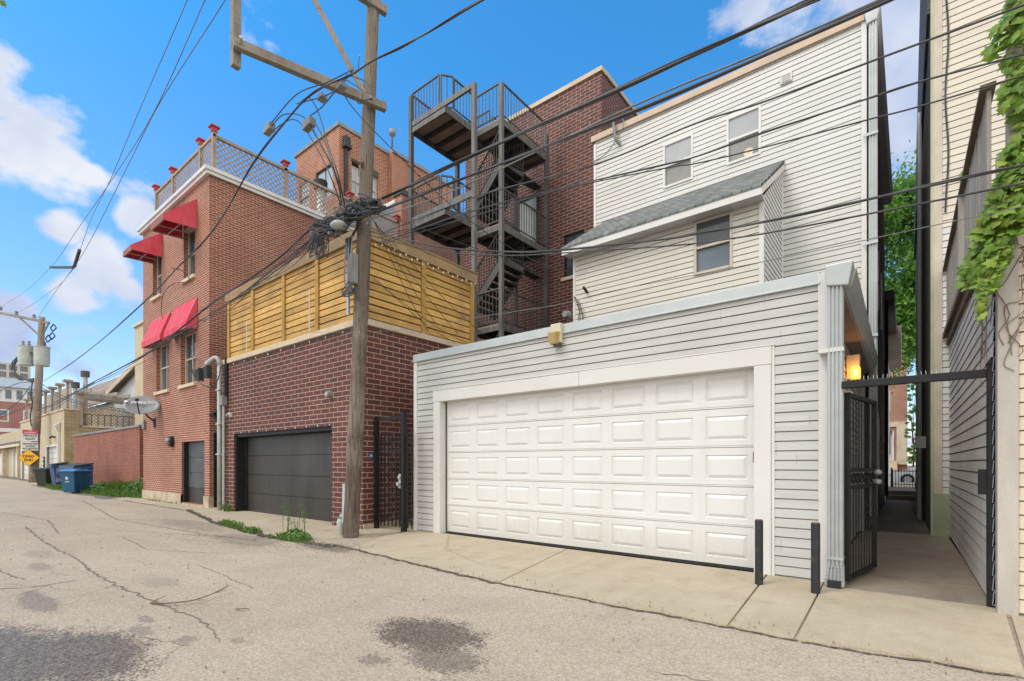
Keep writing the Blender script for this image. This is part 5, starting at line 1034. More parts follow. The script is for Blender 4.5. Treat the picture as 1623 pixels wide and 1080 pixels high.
wg=thing('white_gable_house','white sided gable wall beside the brown roof','house',(-44,10.6,0)); b=MB(); b.v=[(-47,10.6,0),(-37,10.6,0),(-37,10.6,8.6),(-47,10.6,6.6),(-47,18,0),(-37,18,0),(-37,18,8.6),(-47,18,6.6)]; b.f=[(0,1,2,3),(4,5,6,7),(1,5,6,2),(0,4,7,3),(3,2,6,7)]; b.build('wall','siding_white',wg); b=MB(); b.hexa([(-47.7,10.2,6.35),(-36.8,10.2,8.55),(-36.8,18,8.55),(-47.7,18,6.35),(-47.7,10.2,6.65),(-36.8,10.2,8.85),(-36.8,18,8.85),(-47.7,18,6.65)]); b.build('roof','roof_brown',wg); b=MB(); b.hexa([(-47.8,10.12,6.25),(-36.8,10.12,8.45),(-36.8,10.2,8.45),(-47.8,10.2,6.25),(-47.8,10.12,6.62),(-36.8,10.12,8.82),(-36.8,10.2,8.82),(-47.8,10.2,6.62)]); b.build('fascia','coping',wg)
tbw=thing('beige_building','narrow tall beige wall peeking past the red brick building','building',(-34,9,0)); MB().box(-36,-33.6,9.1,14,0,9.35).build('wall','conc_wall',tbw); MB().box(-36.1,-33.5,9.0,14,9.35,9.5).build('coping','coping',tbw)
fg=thing('garage_row','row of cream garages with white doors and dark lean-to roofs far down the alley','garage',(-75,7.2,0))
b=MB(); ops2=[(-65.8,-61.5,0,2.3),(-77.5,-71,0,2.3),(-95,-88,0,2.3)]; wall(b,FX(7.3),-150,-59,0,2.9,ops2,.2); b.box(-150,-58.6,10.4,14,0,5.6); b.poly([(-59,7.3,0),(-59,14,0),(-59,14,3),(-59,7.3,3)]); b.build('wall','conc_wall',fg)
b=MB(); b.hexa([(-150,6.9,2.85),(-58.6,6.9,2.85),(-58.6,10.4,4.1),(-150,10.4,4.1),(-150,6.9,2.95),(-58.6,6.9,2.95),(-58.6,10.4,4.2),(-150,10.4,4.2)]); b.build('roof','roof_dark',fg); b=MB(); b.box(-150,-58.5,6.75,6.9,2.75,2.98); b.box(-60,-59.7,6.8,7.1,0,2.8); b.box(-70,-69.7,6.9,7.2,0,2.8); b.build('gutter','coping',fg)
for (x0,x1,z0,z1) in ops2: q=MB().box(x0,x1,7.35,7.45,z0,z1).build('garage_door','door_white',fg); b=MB(); b.box(x0-.4,x0,7.2,7.3,0,2.45); b.box(x1,x1+.4,7.2,7.3,0,2.45); b.build('door_casing','white_paint',q)
o=thing('hazard_board','yellow and black striped hazard board at the far garages','sign',(-77,6.2,0)); b=MB(); b.box(-77.1,-77,5.6,6.5,.3,2.1); b.build('board','yellow_sign',o); b=MB()
for k in range(8): z=.3+k*.24; b.hexa([(-76.99,5.6,z),(-76.97,5.6,z),(-76.97,6.5,z+.25),(-76.99,6.5,z+.25),(-76.99,5.6,z+.11),(-76.97,5.6,z+.11),(-76.97,6.5,min(2.1,z+.36)),(-76.99,6.5,min(2.1,z+.36))])
b.build('stripe_pattern','ink',o)
rw=thing('loft_building','pink brick building with a white glazed top floor in the distance','building',(-150,14,0)); b=MB(); b.box(-175,-150,4,21.5,0,14.5); b.build('wall',simple('faded_pink_brick',(.36,.17,.145),(.30,.14,.12),.5,.9,bs=0),rw); b=MB(); b.box(-172,-150.5,4,20.5,14.5,18.0); b.build('top_floor','white_paint',rw)
b=MB(); b.hexa([(-150.4,4,17.6),(-149.6,4,17.6),(-149.6,20.5,17.6),(-150.4,20.5,17.6),(-154,4,19.8),(-153.5,4,19.8),(-153.5,20.5,19.8),(-154,20.5,19.8)]); b.build('glass_roof','blind',rw)
for k in range(9): window(rw,FYp(-150.5),5+k*1.7,6.2+k*1.7,15.0,17.2,'white_paint','blue_glass',d=.02,fw=.12,rail=False)
for k in range(4): window(rw,FYp(-150),6+k*4,7.8+k*4,10.2,12.8,'white_paint','blue_glass',d=.02,fw=.2)
MB().box(-150.2,-149.9,4,21.6,8.0,8.8).build('stone_band','white_paint',rw)
tw=thing('tower_block','tall concrete apartment tower far beyond the alley end','tower',(-500,44,0)); TY0,TY1=30.0,63.2
b=MB(); b.box(-530,-500.8,TY0,TY1,0,73); b.build('wall','tower',tw); b=MB()
nr,ncl=12,6
for r in range(nr+1): b.box(-500.8,-500,TY0,TY1,73-1.4-r*5.2,73-r*5.2+.0)
for c_ in range(ncl+1): y=TY0+(TY1-TY0)*c_/ncl; b.box(-500.8,-499.8,y-.7,y+.7,0,73)
b.build('concrete_grid','tower',tw)
for r in range(nr):
    for c_ in range(ncl):
        if r*ncl+c_>=72: continue
        y=TY0+(TY1-TY0)*c_/ncl; z=73-1.4-(r+1)*5.2+1.4; MB().box(-500.75,-500.6,y+.7,y+(TY1-TY0)/ncl-.7,z,z+3.6).build('window','tower_win',tw)
# ================================================================== BINS
def dumpster(x0,x1,y0,y1,h,lab,loc):
    d=thing('dumpster',lab,'dumpster',loc,group='blue dumpsters by the low brick wall')
    b=MB(); b.hexa([(x0+.1,y0+.12,.12),(x1-.1,y0+.12,.12),(x1-.05,y1,.12),(x0+.05,y1,.12),(x0,y0,h-.12),(x1,y0,h-.12),(x1,y1,h),(x0,y1,h)]); b.build('body','dumpster',d,bevel=.02)
    b=MB(); b.box(x0-.05,x1+.05,y0-.07,y0-.0,h-.2,h-.1); b.box(x1,x1+.05,y0,y1,h-.2,h-.1); b.box(x1+.001,x1+.05,y0+.15,y0+.5,h*.48,h*.60); b.build('rim','dumpster',d)
    b=MB(); b.hexa([(x0-.04,y0-.05,h-.1),(x1+.04,y0-.05,h-.1),(x1+.04,y1+.02,h+.02),(x0-.04,y1+.02,h+.02),(x0-.04,y0-.05,h-.05),(x1+.04,y0-.05,h-.05),(x1+.04,y1+.02,h+.08),(x0-.04,y1+.02,h+.08)]); b.build('lid','bin_dark',d)
    b=MB(); b.box(x1-.048,x1+.004,y0+.12,y1-.2,.3,h-.25); b.build('side_panel','dump_scuff' if 'far' in lab else 'dumpster',d)
    for x in (x0+.2,x1-.2): MB().tube([(x-.03,y0+.2,.08),(x+.03,y0+.2,.08)],.08,10).build('caster','rubber',d)
dumpster(-35.6,-34.5,5.25,5.85,1.28,'scuffed blue dumpster standing behind, at the far side','x' and (-34.7,5.9,0))
dumpster(-33.0,-29.9,5.3,5.95,1.22,'larger blue dumpster directly behind the blue recycling cart',(-31.3,6,0))
def cart(lab,loc,rz,bm,lm,star=False,sc_=1.0):
    o=thing('recycling_cart' if star else 'waste_cart',lab,'bin',loc,rz)
    def L(m,n,mt,**k): return m.build(n,mt,o,local=True,**k)
    s=sc_; b=MB(); b.hexa([(-.24*s,-.28*s,.06*s),(.24*s,-.28*s,.06*s),(.24*s,.22*s,.06*s),(-.24*s,.22*s,.06*s),(-.33*s,-.42*s,.93*s),(.33*s,-.42*s,.93*s),(.33*s,.38*s,.93*s),(-.33*s,.38*s,.93*s)]); L(b,'body',bm,bevel=.03)
    b=MB(); b.box(-.36*s,.36*s,-.45*s,.40*s,.90*s,.95*s); L(b,'rim',bm,bevel=.01)
    b=MB(); n=6; P0=[]
    for k in range(n+1): t=k/n; P0.append((-.47*s+.92*s*t,(.955+.085*math.sin(math.pi*t)**.6)*s))
    for a_,c_ in zip(P0,P0[1:]): b.hexa([(-.37*s,a_[0],.95*s),(.37*s,a_[0],.95*s),(.37*s,c_[0],.95*s),(-.37*s,c_[0],.95*s),(-.33*s,a_[0],a_[1]),(.33*s,a_[0],a_[1]),(.33*s,c_[0],c_[1]),(-.33*s,c_[0],c_[1])])
    L(b,'lid',lm)
    b=MB(); b.tube([(-.3*s,.46*s,.9*s),(.3*s,.46*s,.9*s)],.02,8); b.box(-.3*s,-.26*s,.36*s,.47*s,.86*s,.92*s); b.box(.26*s,.3*s,.36*s,.47*s,.86*s,.92*s); L(b,'handle',bm)
    for x in (-.30,.30): wh=MB(); wh.tube([(x*s-.03,.27*s,.14*s),(x*s+.03,.27*s,.14*s)],.14*s,16); L(wh,'wheel','rubber')
    if star:
        b=MB(); pts=[]
        for k in range(10): r_=.085 if k%2==0 else .04; t=math.pi/2+k*math.pi/5; pts.append((r_*math.cos(t),-.385-.02,.66+r_*math.sin(t)))
        tl=lambda z:-.28-.14*(z-.06)/.87-.012
        b.poly([(p[0],tl(p[2]),p[2]) for p in pts]); b.box(-.08,.08,tl(.52)-.003,tl(.52)+.01,.50,.53); L(b,'star_emblem','white_ink')
    return o
cart('dark blue recycling cart with a light blue lid and white star emblem',(-27.5,4.87,0),R(38),'bin_blue','bin_lid',True,1.0)
cart('dark green waste cart partly hidden behind the far dumpster',(-36.9,5.35,0),R(40),'bin_dark','bin_dark',False,1.0)
# ================================================================== POLES
def polemesh(p0,p1,r0,r1,seed,n=60):
    r=random.Random(seed); m=MB(); P_=[];Rr=[]
    for k in range(n+1): t=k/n; P_.append(Vector(p0).lerp(Vector(p1),t)+Vector((math.sin(t*4)*.015,math.cos(t*3)*.01,0))); Rr.append((r0+(r1-r0)*t)*(1+r.uniform(-.025,.025)+.03*math.sin(t*23+seed)))
    m.tube(P_,Rr,20); return m
up=thing('utility_pole','tall weathered wooden utility pole standing in front of the brick garage corner','utility pole',(-7.40,4.95,0))
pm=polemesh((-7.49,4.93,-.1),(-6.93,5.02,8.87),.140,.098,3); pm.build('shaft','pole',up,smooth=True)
MB().beam((-7.39,3.0,7.18),(-6.78,5.14,7.2),.10,.13).build('crossarm','arm',up,bevel=.006)
MB().beam((-7.55,2.9,9.12),(-6.80,5.18,8.84),.10,.14).build('crossarm','arm',up,bevel=.006)
MB().box(-7.54,-7.44,3.02,3.13,6.93,9.4).build('upright','arm',up,bevel=.006)
b1=at(578,150,4.9); b2=at(494,-8,4.35); MB().beam(b1,b2,.06,.08).build('brace','arm',up)
b=MB(); 
for p in ((-7.30,3.07,7.18),(-6.85,4.9,7.2),(-6.9,4.9,8.86)): b.tube([p,(p[0]+.1,p[1]-.05,p[2])],.02,8)
for k,(z) in enumerate((3.4,6.1,7.9)): b.beam((-7.2,4.9,z),(-6.95,4.75,z+.01),.015,.015)
b.build('bolt','galv',up)
MB().tube([(-7.06,4.88,6.2),(-6.95,4.80,6.22)],.03,8).build('insulator_knob','rust',up)
MB().box(-7.62,-7.585,4.78,4.83,.18,.95).build('conduit_guard','galv',up) if False else MB().beam((-7.56,4.86,.25),(-7.55,4.87,.92),.07,.04).build('conduit_guard','galv',up)
MB().beam(Vector(at(552,500,4.88)),Vector(at(552,434,4.88)),.05,.035).build('conduit_guard','galv',up)
tbx=thing('terminal_box','grey cable terminal box strapped to the utility pole','terminal box',at(560,430,4.8)); p=at(559,425,4.8); b=MB(); b.hexa([(p.x-.13,p.y-.02,p.z-.26),(p.x+.02,p.y-.07,p.z-.26),(p.x+.06,p.y+.08,p.z-.26),(p.x-.09,p.y+.1,p.z-.26),(p.x-.10,p.y-.02,p.z+.20),(p.x+.03,p.y-.07,p.z+.24),(p.x+.07,p.y+.08,p.z+.24),(p.x-.07,p.y+.1,p.z+.20)]); b.build('box_body','grey_plastic',tbx,bevel=.015)
b=MB()
for k in range(12):
    x=p.x+rnd.uniform(-.09,.14); b.tube(smooth_path([(x,p.y-.08,p.z+.3+rnd.uniform(0,.2)),(x+rnd.uniform(-.03,.03),p.y-.10,p.z),(x+rnd.uniform(-.05,.05),p.y-.10,p.z-.3),(p.x+rnd.uniform(-.1,.12),p.y-.08,p.z-.40)],4),.006,5)
b.build('lead_wire_tangle','wire_grey' if True else 'wire',tbx)
b=MB()
for k in range(7):
    cx_=p.x+.0; cz_=p.z-.33-rnd.uniform(0,.1); r_=rnd.uniform(.10,.19); b.tube([(cx_+math.cos(t*.524)*r_,p.y-.09-.03*math.sin(t),cz_+math.sin(t*.524)*r_*.5) for t in range(13)],.006,5)
b.build('coil_wire_tangle','wire',tbx)
pc=MB(); lathe(pc,[(.065,0),(.075,.02),(.075,.26),(.06,.30)],(-7.74,4.92,.0),12); pc.tube([(-7.74,4.92,.28),(-7.70,4.9,.36),(-7.6,4.88,.36)],.035,8); tag(pc.build('drain_pipe','can',smooth=True),'short grey-white drain stub beside the foot of the utility pole','pipe')
# far pole
FPX=(-46,6.01)
fp=thing('utility_pole','distant leaning utility pole carrying two transformers and street signs','utility pole',(FPX[0],FPX[1],0))
top=atL(67,503,FPX,(FPX[0]+.6225*0+ .7826,FPX[1]+.6225)); mid=atL(60,620,FPX,(FPX[0]+.7826,FPX[1]+.6225))
polemesh((FPX[0],FPX[1],0),tuple(top),.24,.17,5).build('shaft','pole',fp,smooth=True)
Rv=Vector((C_,S_,0)); 
def fpp(u,v): return atL(u,v,FPX,(FPX[0]+.7826,FPX[1]+.6225))
MB().beam(fpp(-12,494),fpp(78,512),.14,.16).build('crossarm','arm',fp); MB().beam(fpp(28,501),fpp(61,531),.07,.09).build('brace','arm',fp); MB().beam(fpp(78,511),fpp(70,526),.07,.09).build('brace','arm',fp)
b=MB()
for (u,v) in ((1,492),(26,499),(54,504)): q=fpp(u,v); lathe(b,[(.06,0),(.12,.05),(.06,.12),(.11,.18),(.04,.26)],(q.x,q.y,q.z),8)
b.build('insulator_knob','grey_plastic',fp)
for i,(u,v,w_) in enumerate(((38,563,.42),(63,564,.42))):
    c0_=fpp(u,v)-Vector((-.62,.49,0))*-.25; q=MB(); lathe(q,[(.05,-.68),(w_*.92,-.66),(w_,-.3),(w_,.55),(w_*1.06,.58),(w_*1.06,.64),(.05,.72)],tuple(c0_),18)
    tr_=thing('transformer',('left' if i==0 else 'right')+' grey cylindrical transformer on the distant utility pole','transformer',c0_,group='transformers on the distant pole'); q.build('can_body','can',tr_,smooth=False)
    q=MB(); 
    for dx in (-.2,.2): lathe(q,[(.05,.7),(.1,.75),(.05,.85),(.09,.92),(.03,1.02)],(c0_.x+dx*C_,c0_.y+dx*S_,c0_.z),8)
    q.build('bushing','grey_plastic',tr_); MB().beam(c0_+Vector((0,0,.2)),fpp(57,v-3),.12,.12).build('bracket','steel',tr_)
b=MB()
for (u,v) in ((80,520),(78,533),(72,537)):
    q=fpp(u,v); b.beam(q,q+Rv*.2+Vector((0,0,.25)),.05,.05); b.beam(q+Rv*.2+Vector((0,0,.25)),q+Rv*.4,.05,.05); b.beam(q+Rv*.4,q+Rv*.15-Vector((0,0,.25)),.05,.05); b.beam(q+Rv*.15-Vector((0,0,.25)),q,.05,.05)
b.build('cutout_bracket','black',fp)
b=MB(); 
for k in range(7):
    P_=[fpp(30+rnd.uniform(-4,2),566),fpp(20+rnd.uniform(-2,4),575+k*2),fpp(24+k,590+k*2),fpp(40,602),fpp(54,606-k)]
    b.tube(smooth_path(P_,5),.03,5)
b.tube(smooth_path([fpp(52,600),fpp(49,625),fpp(51,640),fpp(48,660),fpp(50,675),fpp(55,678),fpp(57,665),fpp(54,655)],5),.04,5)
b.build('lead_wire_tangle','wire',fp)
# signs face along the alley towards the camera
nS=Vector((.88,-.47,0)).normalized(); uS=Vector((-nS.y,nS.x,0))
def signm(c,w_,h_,mat,par,name='plate',rot=0,off=0):
    m=MB(); pts=[(-w_/2,-h_/2),(w_/2,-h_/2),(w_/2,h_/2),(-w_/2,h_/2)]
    if rot: pts=[(0,-w_/2),(w_/2,0),(0,w_/2),(-w_/2,0)]
    f=[c+uS*x+Vector((0,0,y))+nS*(off+.01) for x,y in pts]; bk=[p-nS*.02 for p in f]; m.hexa(f+bk); return m.build(name,mat,par)
def signtext(s,c,size,par,mat='ink'):
    mtx=Matrix.Translation(c+nS*.022-Vector(par.location))@Matrix(((uS.x,0,nS.x,0),(uS.y,0,nS.y,0),(0,1,0,0),(0,0,0,1))); textmesh(s,size,mat,par,mtx,depth=.003)
offp=Vector((.20,-.12,0))
c1=fpp(53,691)+offp*1.6
s1=thing('alley_sign','red and white sign reading PRIVATE ALLEY on the distant pole','sign',c1); signm(c1,.78,.76,'white_sign',s1); signm(c1+Vector((0,0,.24)),.78,.28,'red_sign',s1,'header_plate',off=.012)
signtext('PRIVATE',c1+Vector((0,0,-.02)),.19,s1); signtext('ALLEY',c1+Vector((0,0,-.22)),.20,s1); signtext('NO',c1+nS*.012+Vector((0,0,.31)),.11,s1,'white_ink'); signtext('TRESPASSING',c1+nS*.012+Vector((0,0,.19)),.10,s1,'white_ink')
c2=fpp(53,708)+offp*1.6; s2=thing('alley_sign','white sign reading RESTRICTED ACCESS NO OUTLET below the red header sign','sign',c2); signm(c2,.80,.56,'white_sign',s2)
for t_,dz in (('RESTRICTED',.16),('ACCESS',0),('NO OUTLET',-.16)): signtext(t_,c2+Vector((0,0,dz)),.14,s2)
c3=fpp(51.5,726)+offp*1.9; s3=thing('dead_end_sign','yellow diamond sign reading DEAD END on the distant pole','sign',c3); signm(c3,1.16,1.16,'ink',s3,'border',rot=1,off=-.004); signm(c3,1.10,1.1,'yellow_sign',s3,rot=1,off=.004); signtext('DEAD',c3+nS*.004+Vector((0,0,.10)),.23,s3); signtext('END',c3+nS*.004+Vector((0,0,-.15)),.23,s3)
# ================================================================== CABLES
def cable(pts,r,label,mat='wire',group='overhead cables along the alley',name='overhead_cable',n=8,sm=True,extra=None):
    P_=smooth_path(pts,n) if sm else pts; m=MB(); r*=.72; m.tube(P_,r,6)
    if extra:   # twisted companions
        for ph in range(extra):
            Q=[]
            for i,p in enumerate(P_): t=i*.22+ph*2.1; Q.append(p+Vector((0,math.cos(t)*r*1.15,math.sin(t)*r*1.15)))
            m.tube(Q,r*.5,5)
    return tag(m.build(name,mat,smooth=True),label,'cable',group)
A5=lambda L_,Y: [at(u,v,Y) for u,v in L_]
cable(A5([(575,330),(660,290),(740,250),(940,160),(1130,74),(1290,0),(1420,-62)],4.9),.026,'highest thick black cable rising right across the sky from the pole',extra=2)
cable(A5([(570,346),(640,320),(760,273),(1000,178),(1250,71),(1420,-4),(1500,-42)],4.7),.022,'thick black cable just below the highest one, passing the brown parapet',extra=1)
cable(A5([(572,352),(700,310),(1000,170),(1200,86),(1385,4),(1480,-40)],4.7),.013,'pale thin cable riding beside the second thick cable',mat='wire_grey')
cable(A5([(600,372),(755,312),(940,262),(1100,197),(1207,163),(1380,98),(1623,8),(1750,-40)],4.6),.011,'black cable crossing above the windows of the white house')
cable(A5([(602,385),(750,335),(880,301),(1048,262),(1105,248),(1210,211),(1368,159),(1450,132),(1623,86),(1700,64)],4.8),.010,'cable crossing the upper sashes of the white house windows',extra=1)
cable(A5([(602,388),(760,340),(880,303),(1048,268),(1105,259),(1210,234),(1368,192),(1450,171),(1623,120),(1700,100)],5.0),.009,'thin cable crossing the lower sashes of the white house windows')
cable(A5([(582,366),(700,392),(800,399),(880,397),(1048,380),(1105,371),(1210,352),(1368,318),(1450,300),(1623,262),(1750,236)],4.6),.013,'paired cable sagging across the bay window from the pole',extra=1)
cable(A5([(582,372),(690,398),(800,405),(880,402),(1073,389),(1161,378),(1231,367),(1368,341),(1450,325),(1623,290),(1750,262)],4.8),.010,'lower single cable sagging across the bay window')
cable(A5([(372,524),(560,527),(680,518),(750,504),(880,484),(968,462),(1210,415),(1450,364),(1623,327),(1700,310)],5.05),.005,'faint thin grey wire crossing low over both garages',mat='wire_grey')
# big drooping cable from upper right past the arm to the far pole
far=(-46,5.5)
L1=[(820,-28),(762,2),(690,45),(640,72),(590,97),(555,120),(520,134)]
cable([at(u,v,4.5-.1*i) for i,(u,v) in enumerate(L1)]+[atL(u,v,(-7.2,3.9),far) for u,v in ((490,152),(455,190),(400,262),(340,362),(278,428),(230,478),(160,540),(110,578),(70,604))],.018,'long drooping cable passing over the crossarm and down to the distant pole',extra=1)
# cables from the pole down the alley
for i,(L_,r,lab) in enumerate((([(575,330),(530,345),(490,365),(450,402),(400,440),(338,480),(270,533),(220,568),(148,606),(107,628),(62,650)],.022,'upper thick cable sweeping from the pole down the alley past the awnings'),
    ([(572,342),(520,362),(470,398),(420,437),(362,480),(261,544),(190,588),(130,618),(62,655)],.016,'middle cable sweeping from the pole down the alley past the awnings'),
    ([(570,350),(510,375),(450,420),(390,463),(330,505),(250,562),(150,612),(62,660)],.011,'thin lower cable running from the pole down the alley'),
    ([(560,385),(500,420),(430,468),(360,500),(290,530),(180,590),(66,662)],.007,'faint lowest wire running down the alley in front of the red building'))):
    cable([atL(u,v,(-7.3,4.8),(-46,5.9)) for u,v in L_],r,lab,extra=2 if r>.02 else (1 if r>.015 else None))
# thin high wires upper left
for (L_,lab) in (([(304,-20),(297,0),(219,180),(175,285),(145,346),(127,397)],'leftmost thin high wire ending at the upper insulator'),
    ([(335,-22),(325,0),(243,180),(178,284),(120,368),(83,421),(40,462),(0,488),(-20,500)],'thin high wire meeting the left end of the insulator'),
    ([(366,-22),(357,0),(280,120),(244,180),(204,260),(142,384),(113,429),(86,458),(30,494),(1,496)],'rightmost thin high wire curving down to the distant crossarm'),
    ([(118,424),(90,460),(62,500),(54,506)],'short thin wire from the insulators down to the distant pole')):
    cable([atL(u,v,(-8,2.2),(-46,4.2)) for u,v in L_],.0065,lab,mat='wire_grey',group='thin high wires at the upper left')
def insul(p,q,lab):
    m=MB(); n=24; P_=[Vector(p).lerp(Vector(q),k/n) for k in range(n+1)]; m.tube(P_,[.014 if k%2 else .034 for k in range(n+1)],8); tag(m.build('insulator','wire'),lab,'insulator','strain insulators on the high wires')
LL=lambda u,v: atL(u,v,(-8,2.2),(-46,4.2))
insul(LL(80,424),LL(116,424),'horizontal ribbed insulator strung between the high wires'); insul(LL(126,397),LL(118,422),'slanting ribbed insulator at the end of the leftmost high wire')
# wires left of the far pole
for (L_,lab) in (([(50,606),(28,608),(-10,625),(-30,634)],'cable leaving the distant pole to the left at transformer height'),([(48,612),(30,636),(0,658),(-20,668)],'cable sloping from the distant pole to the left edge'),([(50,640),(25,652),(0,662),(-20,668)],'lower sagging cable left of the distant pole'),([(62,605),(80,618),(110,632),(140,640),(190,648),(220,650)],'cable from the distant pole over the pergola to the right'),([(62,612),(110,636),(205,655)],'thin drop wire from the distant pole to the lattice deck'),([(58,650),(90,640),(150,606)],'short wire rising right from the distant pole')):
    cable([fpp(u,v) if u<62 else atL(u,v,FPX,(-36,7.5)) for u,v in L_],.03,lab,group='cables around the distant pole')
# service drops from the pole
cable([at(545,150,4.6),at(560,172,4.75),at(590,205,4.95),at(625,240,5.3),at(660,275,5.8),at(720,330,6.8),at(780,375,7.8),at(850,415,8.9),at(903,431,9.5)],.011,'service drop from the crossarm across the fire stairs to the bay corner',group='service drops from the pole')
for (a_,b_,yb,lab) in (((598,335),(905,432),9.5,'thin service drop joining the coil at the bay corner'),((590,345),(690,545),7.6,'leftmost drop wire slanting over the cedar fence'),((592,350),(722,556),8.6,'second drop wire slanting over the cedar fence'),((594,352),(748,553),8.9,'third drop wire slanting over the cedar fence'),((596,356),(800,560),9.0,'drop wire slanting from the pole to the foot of the fire stairs'),
    ((592,440),(735,552),8.4,'lower wire slanting from the terminal box over the fence'),((592,444),(765,556),8.7,'lowest wire slanting from the terminal box over the fence'),((600,372),(740,330),9.2,'wire rising from the pole to the fire stairs'),((598,378),(870,300),12.0,'faint wire rising from the pole to the brown brick wall')):
    p=at(*a_,4.95); q=at(*b_,yb); mid_=p.lerp(q,.5)-Vector((0,0,.12)); cable([p,mid_,q],.007,lab,group='service drops from the pole')
p=at(270,428,5.0); cable([atL(272,425,(-7.3,4),far),at(290,430,5.3),at(300,442,5.5),at(296,447,5.52),at(275,450,5.5),at(262,462,5.5),at(256,480,5.5),at(258,505,5.52),at(275,535,5.55),at(300,563,5.45),at(330,576,5.4),at(346,577,5.35)],.014,'loose drop cable looping down the red wall to the weatherhead',group='service drops from the pole')
cable([at(350,580,5.35),at(346,600,5.3),at(338,612,5.2),at(325,612,5.1),at(312,602,5.05),at(306,592,5.0),at(300,570,4.9)],.02,'thick black loop of leads hanging below the weatherhead',group='service drops from the pole')
for (u,v,lab) in ((317,594,'left black cable splice box near the weatherhead'),(330,590,'right black cable splice box near the weatherhead')):
    q=at(u,v,5.1); b=MB(); b.hexa([(q.x-.12,q.y-.06,q.z-.15),(q.x+.10,q.y-.06,q.z-.18),(q.x+.10,q.y+.06,q.z-.18),(q.x-.12,q.y+.06,q.z-.15),(q.x-.16,q.y-.06,q.z+.12),(q.x+.06,q.y-.06,q.z+.17),(q.x+.06,q.y+.06,q.z+.17),(q.x-.16,q.y+.06,q.z+.12)]); tag(b.build('splice_box','rubber'),lab,'splice box','cable splice boxes')
for (u,v,lab) in ((426,206,'left grey cable junction box hanging under the crossarm'),(489,199,'right grey cable junction box hanging under the crossarm'),(510,156,'small dark clamp box on the cable beside the crossarm'),(541,138,'small dark clamp on the cable nearer the pole')):
    q=at(u,v,4.0); k=.11 if u<500 else .06; b=MB(); b.hexa([(q.x-k,q.y-.05,q.z-k*.5),(q.x+k,q.y-.05,q.z-k*.3),(q.x+k,q.y+.06,q.z-k*.3),(q.x-k,q.y+.06,q.z-k*.5),(q.x-k*.8,q.y-.05,q.z+k*.7),(q.x+k,q.y-.05,q.z+k*.8),(q.x+k,q.y+.06,q.z+k*.8),(q.x-k*.8,q.y+.06,q.z+k*.7)]); tag(b.build('junction_box','grey_plastic',bevel=.01),lab,'junction box','cable boxes near the crossarm')
for i,L_ in enumerate(([(430,200),(450,182),(480,185),(500,215),(520,250),(535,290),(542,325)],[(434,206),(460,190),(480,200),(510,250),(528,290),(540,325)],[(497,190),(515,225),(530,270),(540,300),(545,328)],[(492,195),(508,230),(524,260),(538,300),(546,328)],[(475,163),(490,155),(505,180),(520,230),(535,275),(546,325)],[(470,165),(520,150),(545,130),(560,110)],[(430,195),(470,150),(520,130),(556,112)],[(490,185),(510,170),(535,140),(548,122)],[(548,118),(580,130),(590,150),(585,158),(565,158),(560,152)],[(545,125),(570,140),(575,150),(570,165),(558,150)])):
    ds_=['outer left lead arching from the left box down to the pole cluster','inner left lead arching from the left box down to the cluster','lead dropping from the right box to the pole cluster','second lead dropping from the right box beside the first','long lead dropping from the crossarm clamp','lead along the underside of the crossarm','bundle lead running from the left box up to the pole','short lead joining the right box to the clamp','large open loop of cable against the pole','small open loop of cable beside the brace'][i]
    cable([at(u,v,4.0 if u<540 and v<300 else 4.6) for u,v in L_],.012,ds_,group='cable leads between the boxes and the pole')
# cluster of hardware at the pole
ct=thing('cable_cluster','dense tangle of splices, loops and clamps where cables meet the pole','cable bundle',at(560,350,4.75)); b=MB(); rc=random.Random(21)
for k in range(34):
    u=rc.uniform(505,592); v=372-(u-505)*.55+rc.uniform(-14,12); P_=[]
    for j in range(rc.choice((5,8,10))): P_.append(at(u+rc.uniform(-22,22)*(1 if j else 0),v+rc.uniform(-13,13),4.72+rc.uniform(-.14,.1)))
    b.tube(smooth_path(P_,4),rc.choice((.006,.009,.012)),5)
b.build('loop_wire_tangle','wire',ct); b=MB()
for k in range(16):
    u=rc.uniform(500,590); v=366-(u-505)*.5+rc.uniform(-10,10); a_=at(u,v,4.7+rc.uniform(-.1,.1)); d_=at(u+rc.uniform(8,18),v-rc.uniform(3,9),4.7); b.tube([a_,a_.lerp(d_,.1),a_.lerp(d_,.9),d_],[.012,.035,.035,.012],8)
b.build('splice_tangle','rubber',ct)
for k in range(14): q=at(rc.uniform(505,590),rc.uniform(325,372),4.68); MB().box(q.x-.02,q.x+.022,q.y-.02,q.y+.02,q.z-.02,q.z+.02).build('clamp','steel_light' if k%2 else 'galv',ct)
ct2=thing('wire_nest','messy knot of copper and black wire ends hanging below the cables','cable bundle',at(504,390,4.8)); b=MB()
for k in range(22):
    u,v=503,388; P_=[at(u+rc.uniform(-6,6),v-22,4.8)]
    for j in range(5): P_.append(at(u+rc.uniform(-16,18),v+rc.uniform(-22,22),4.8+rc.uniform(-.06,.06)))
    b.tube(smooth_path(P_,4),.0055,4)
b.build('loop_wire_tangle','wire',ct2)
for k in range(10): q=at(rc.uniform(492,514),rc.uniform(370,398),4.78); MB().tube([q,q+Vector((.02,0,.05))],.012,6).build('clamp','rust',ct2)
ls_=thing('slack_strand_bundle','slack black strands lashed along the cables left of the pole','cable bundle',at(450,420,4.8)); b=MB(); rs=random.Random(77)
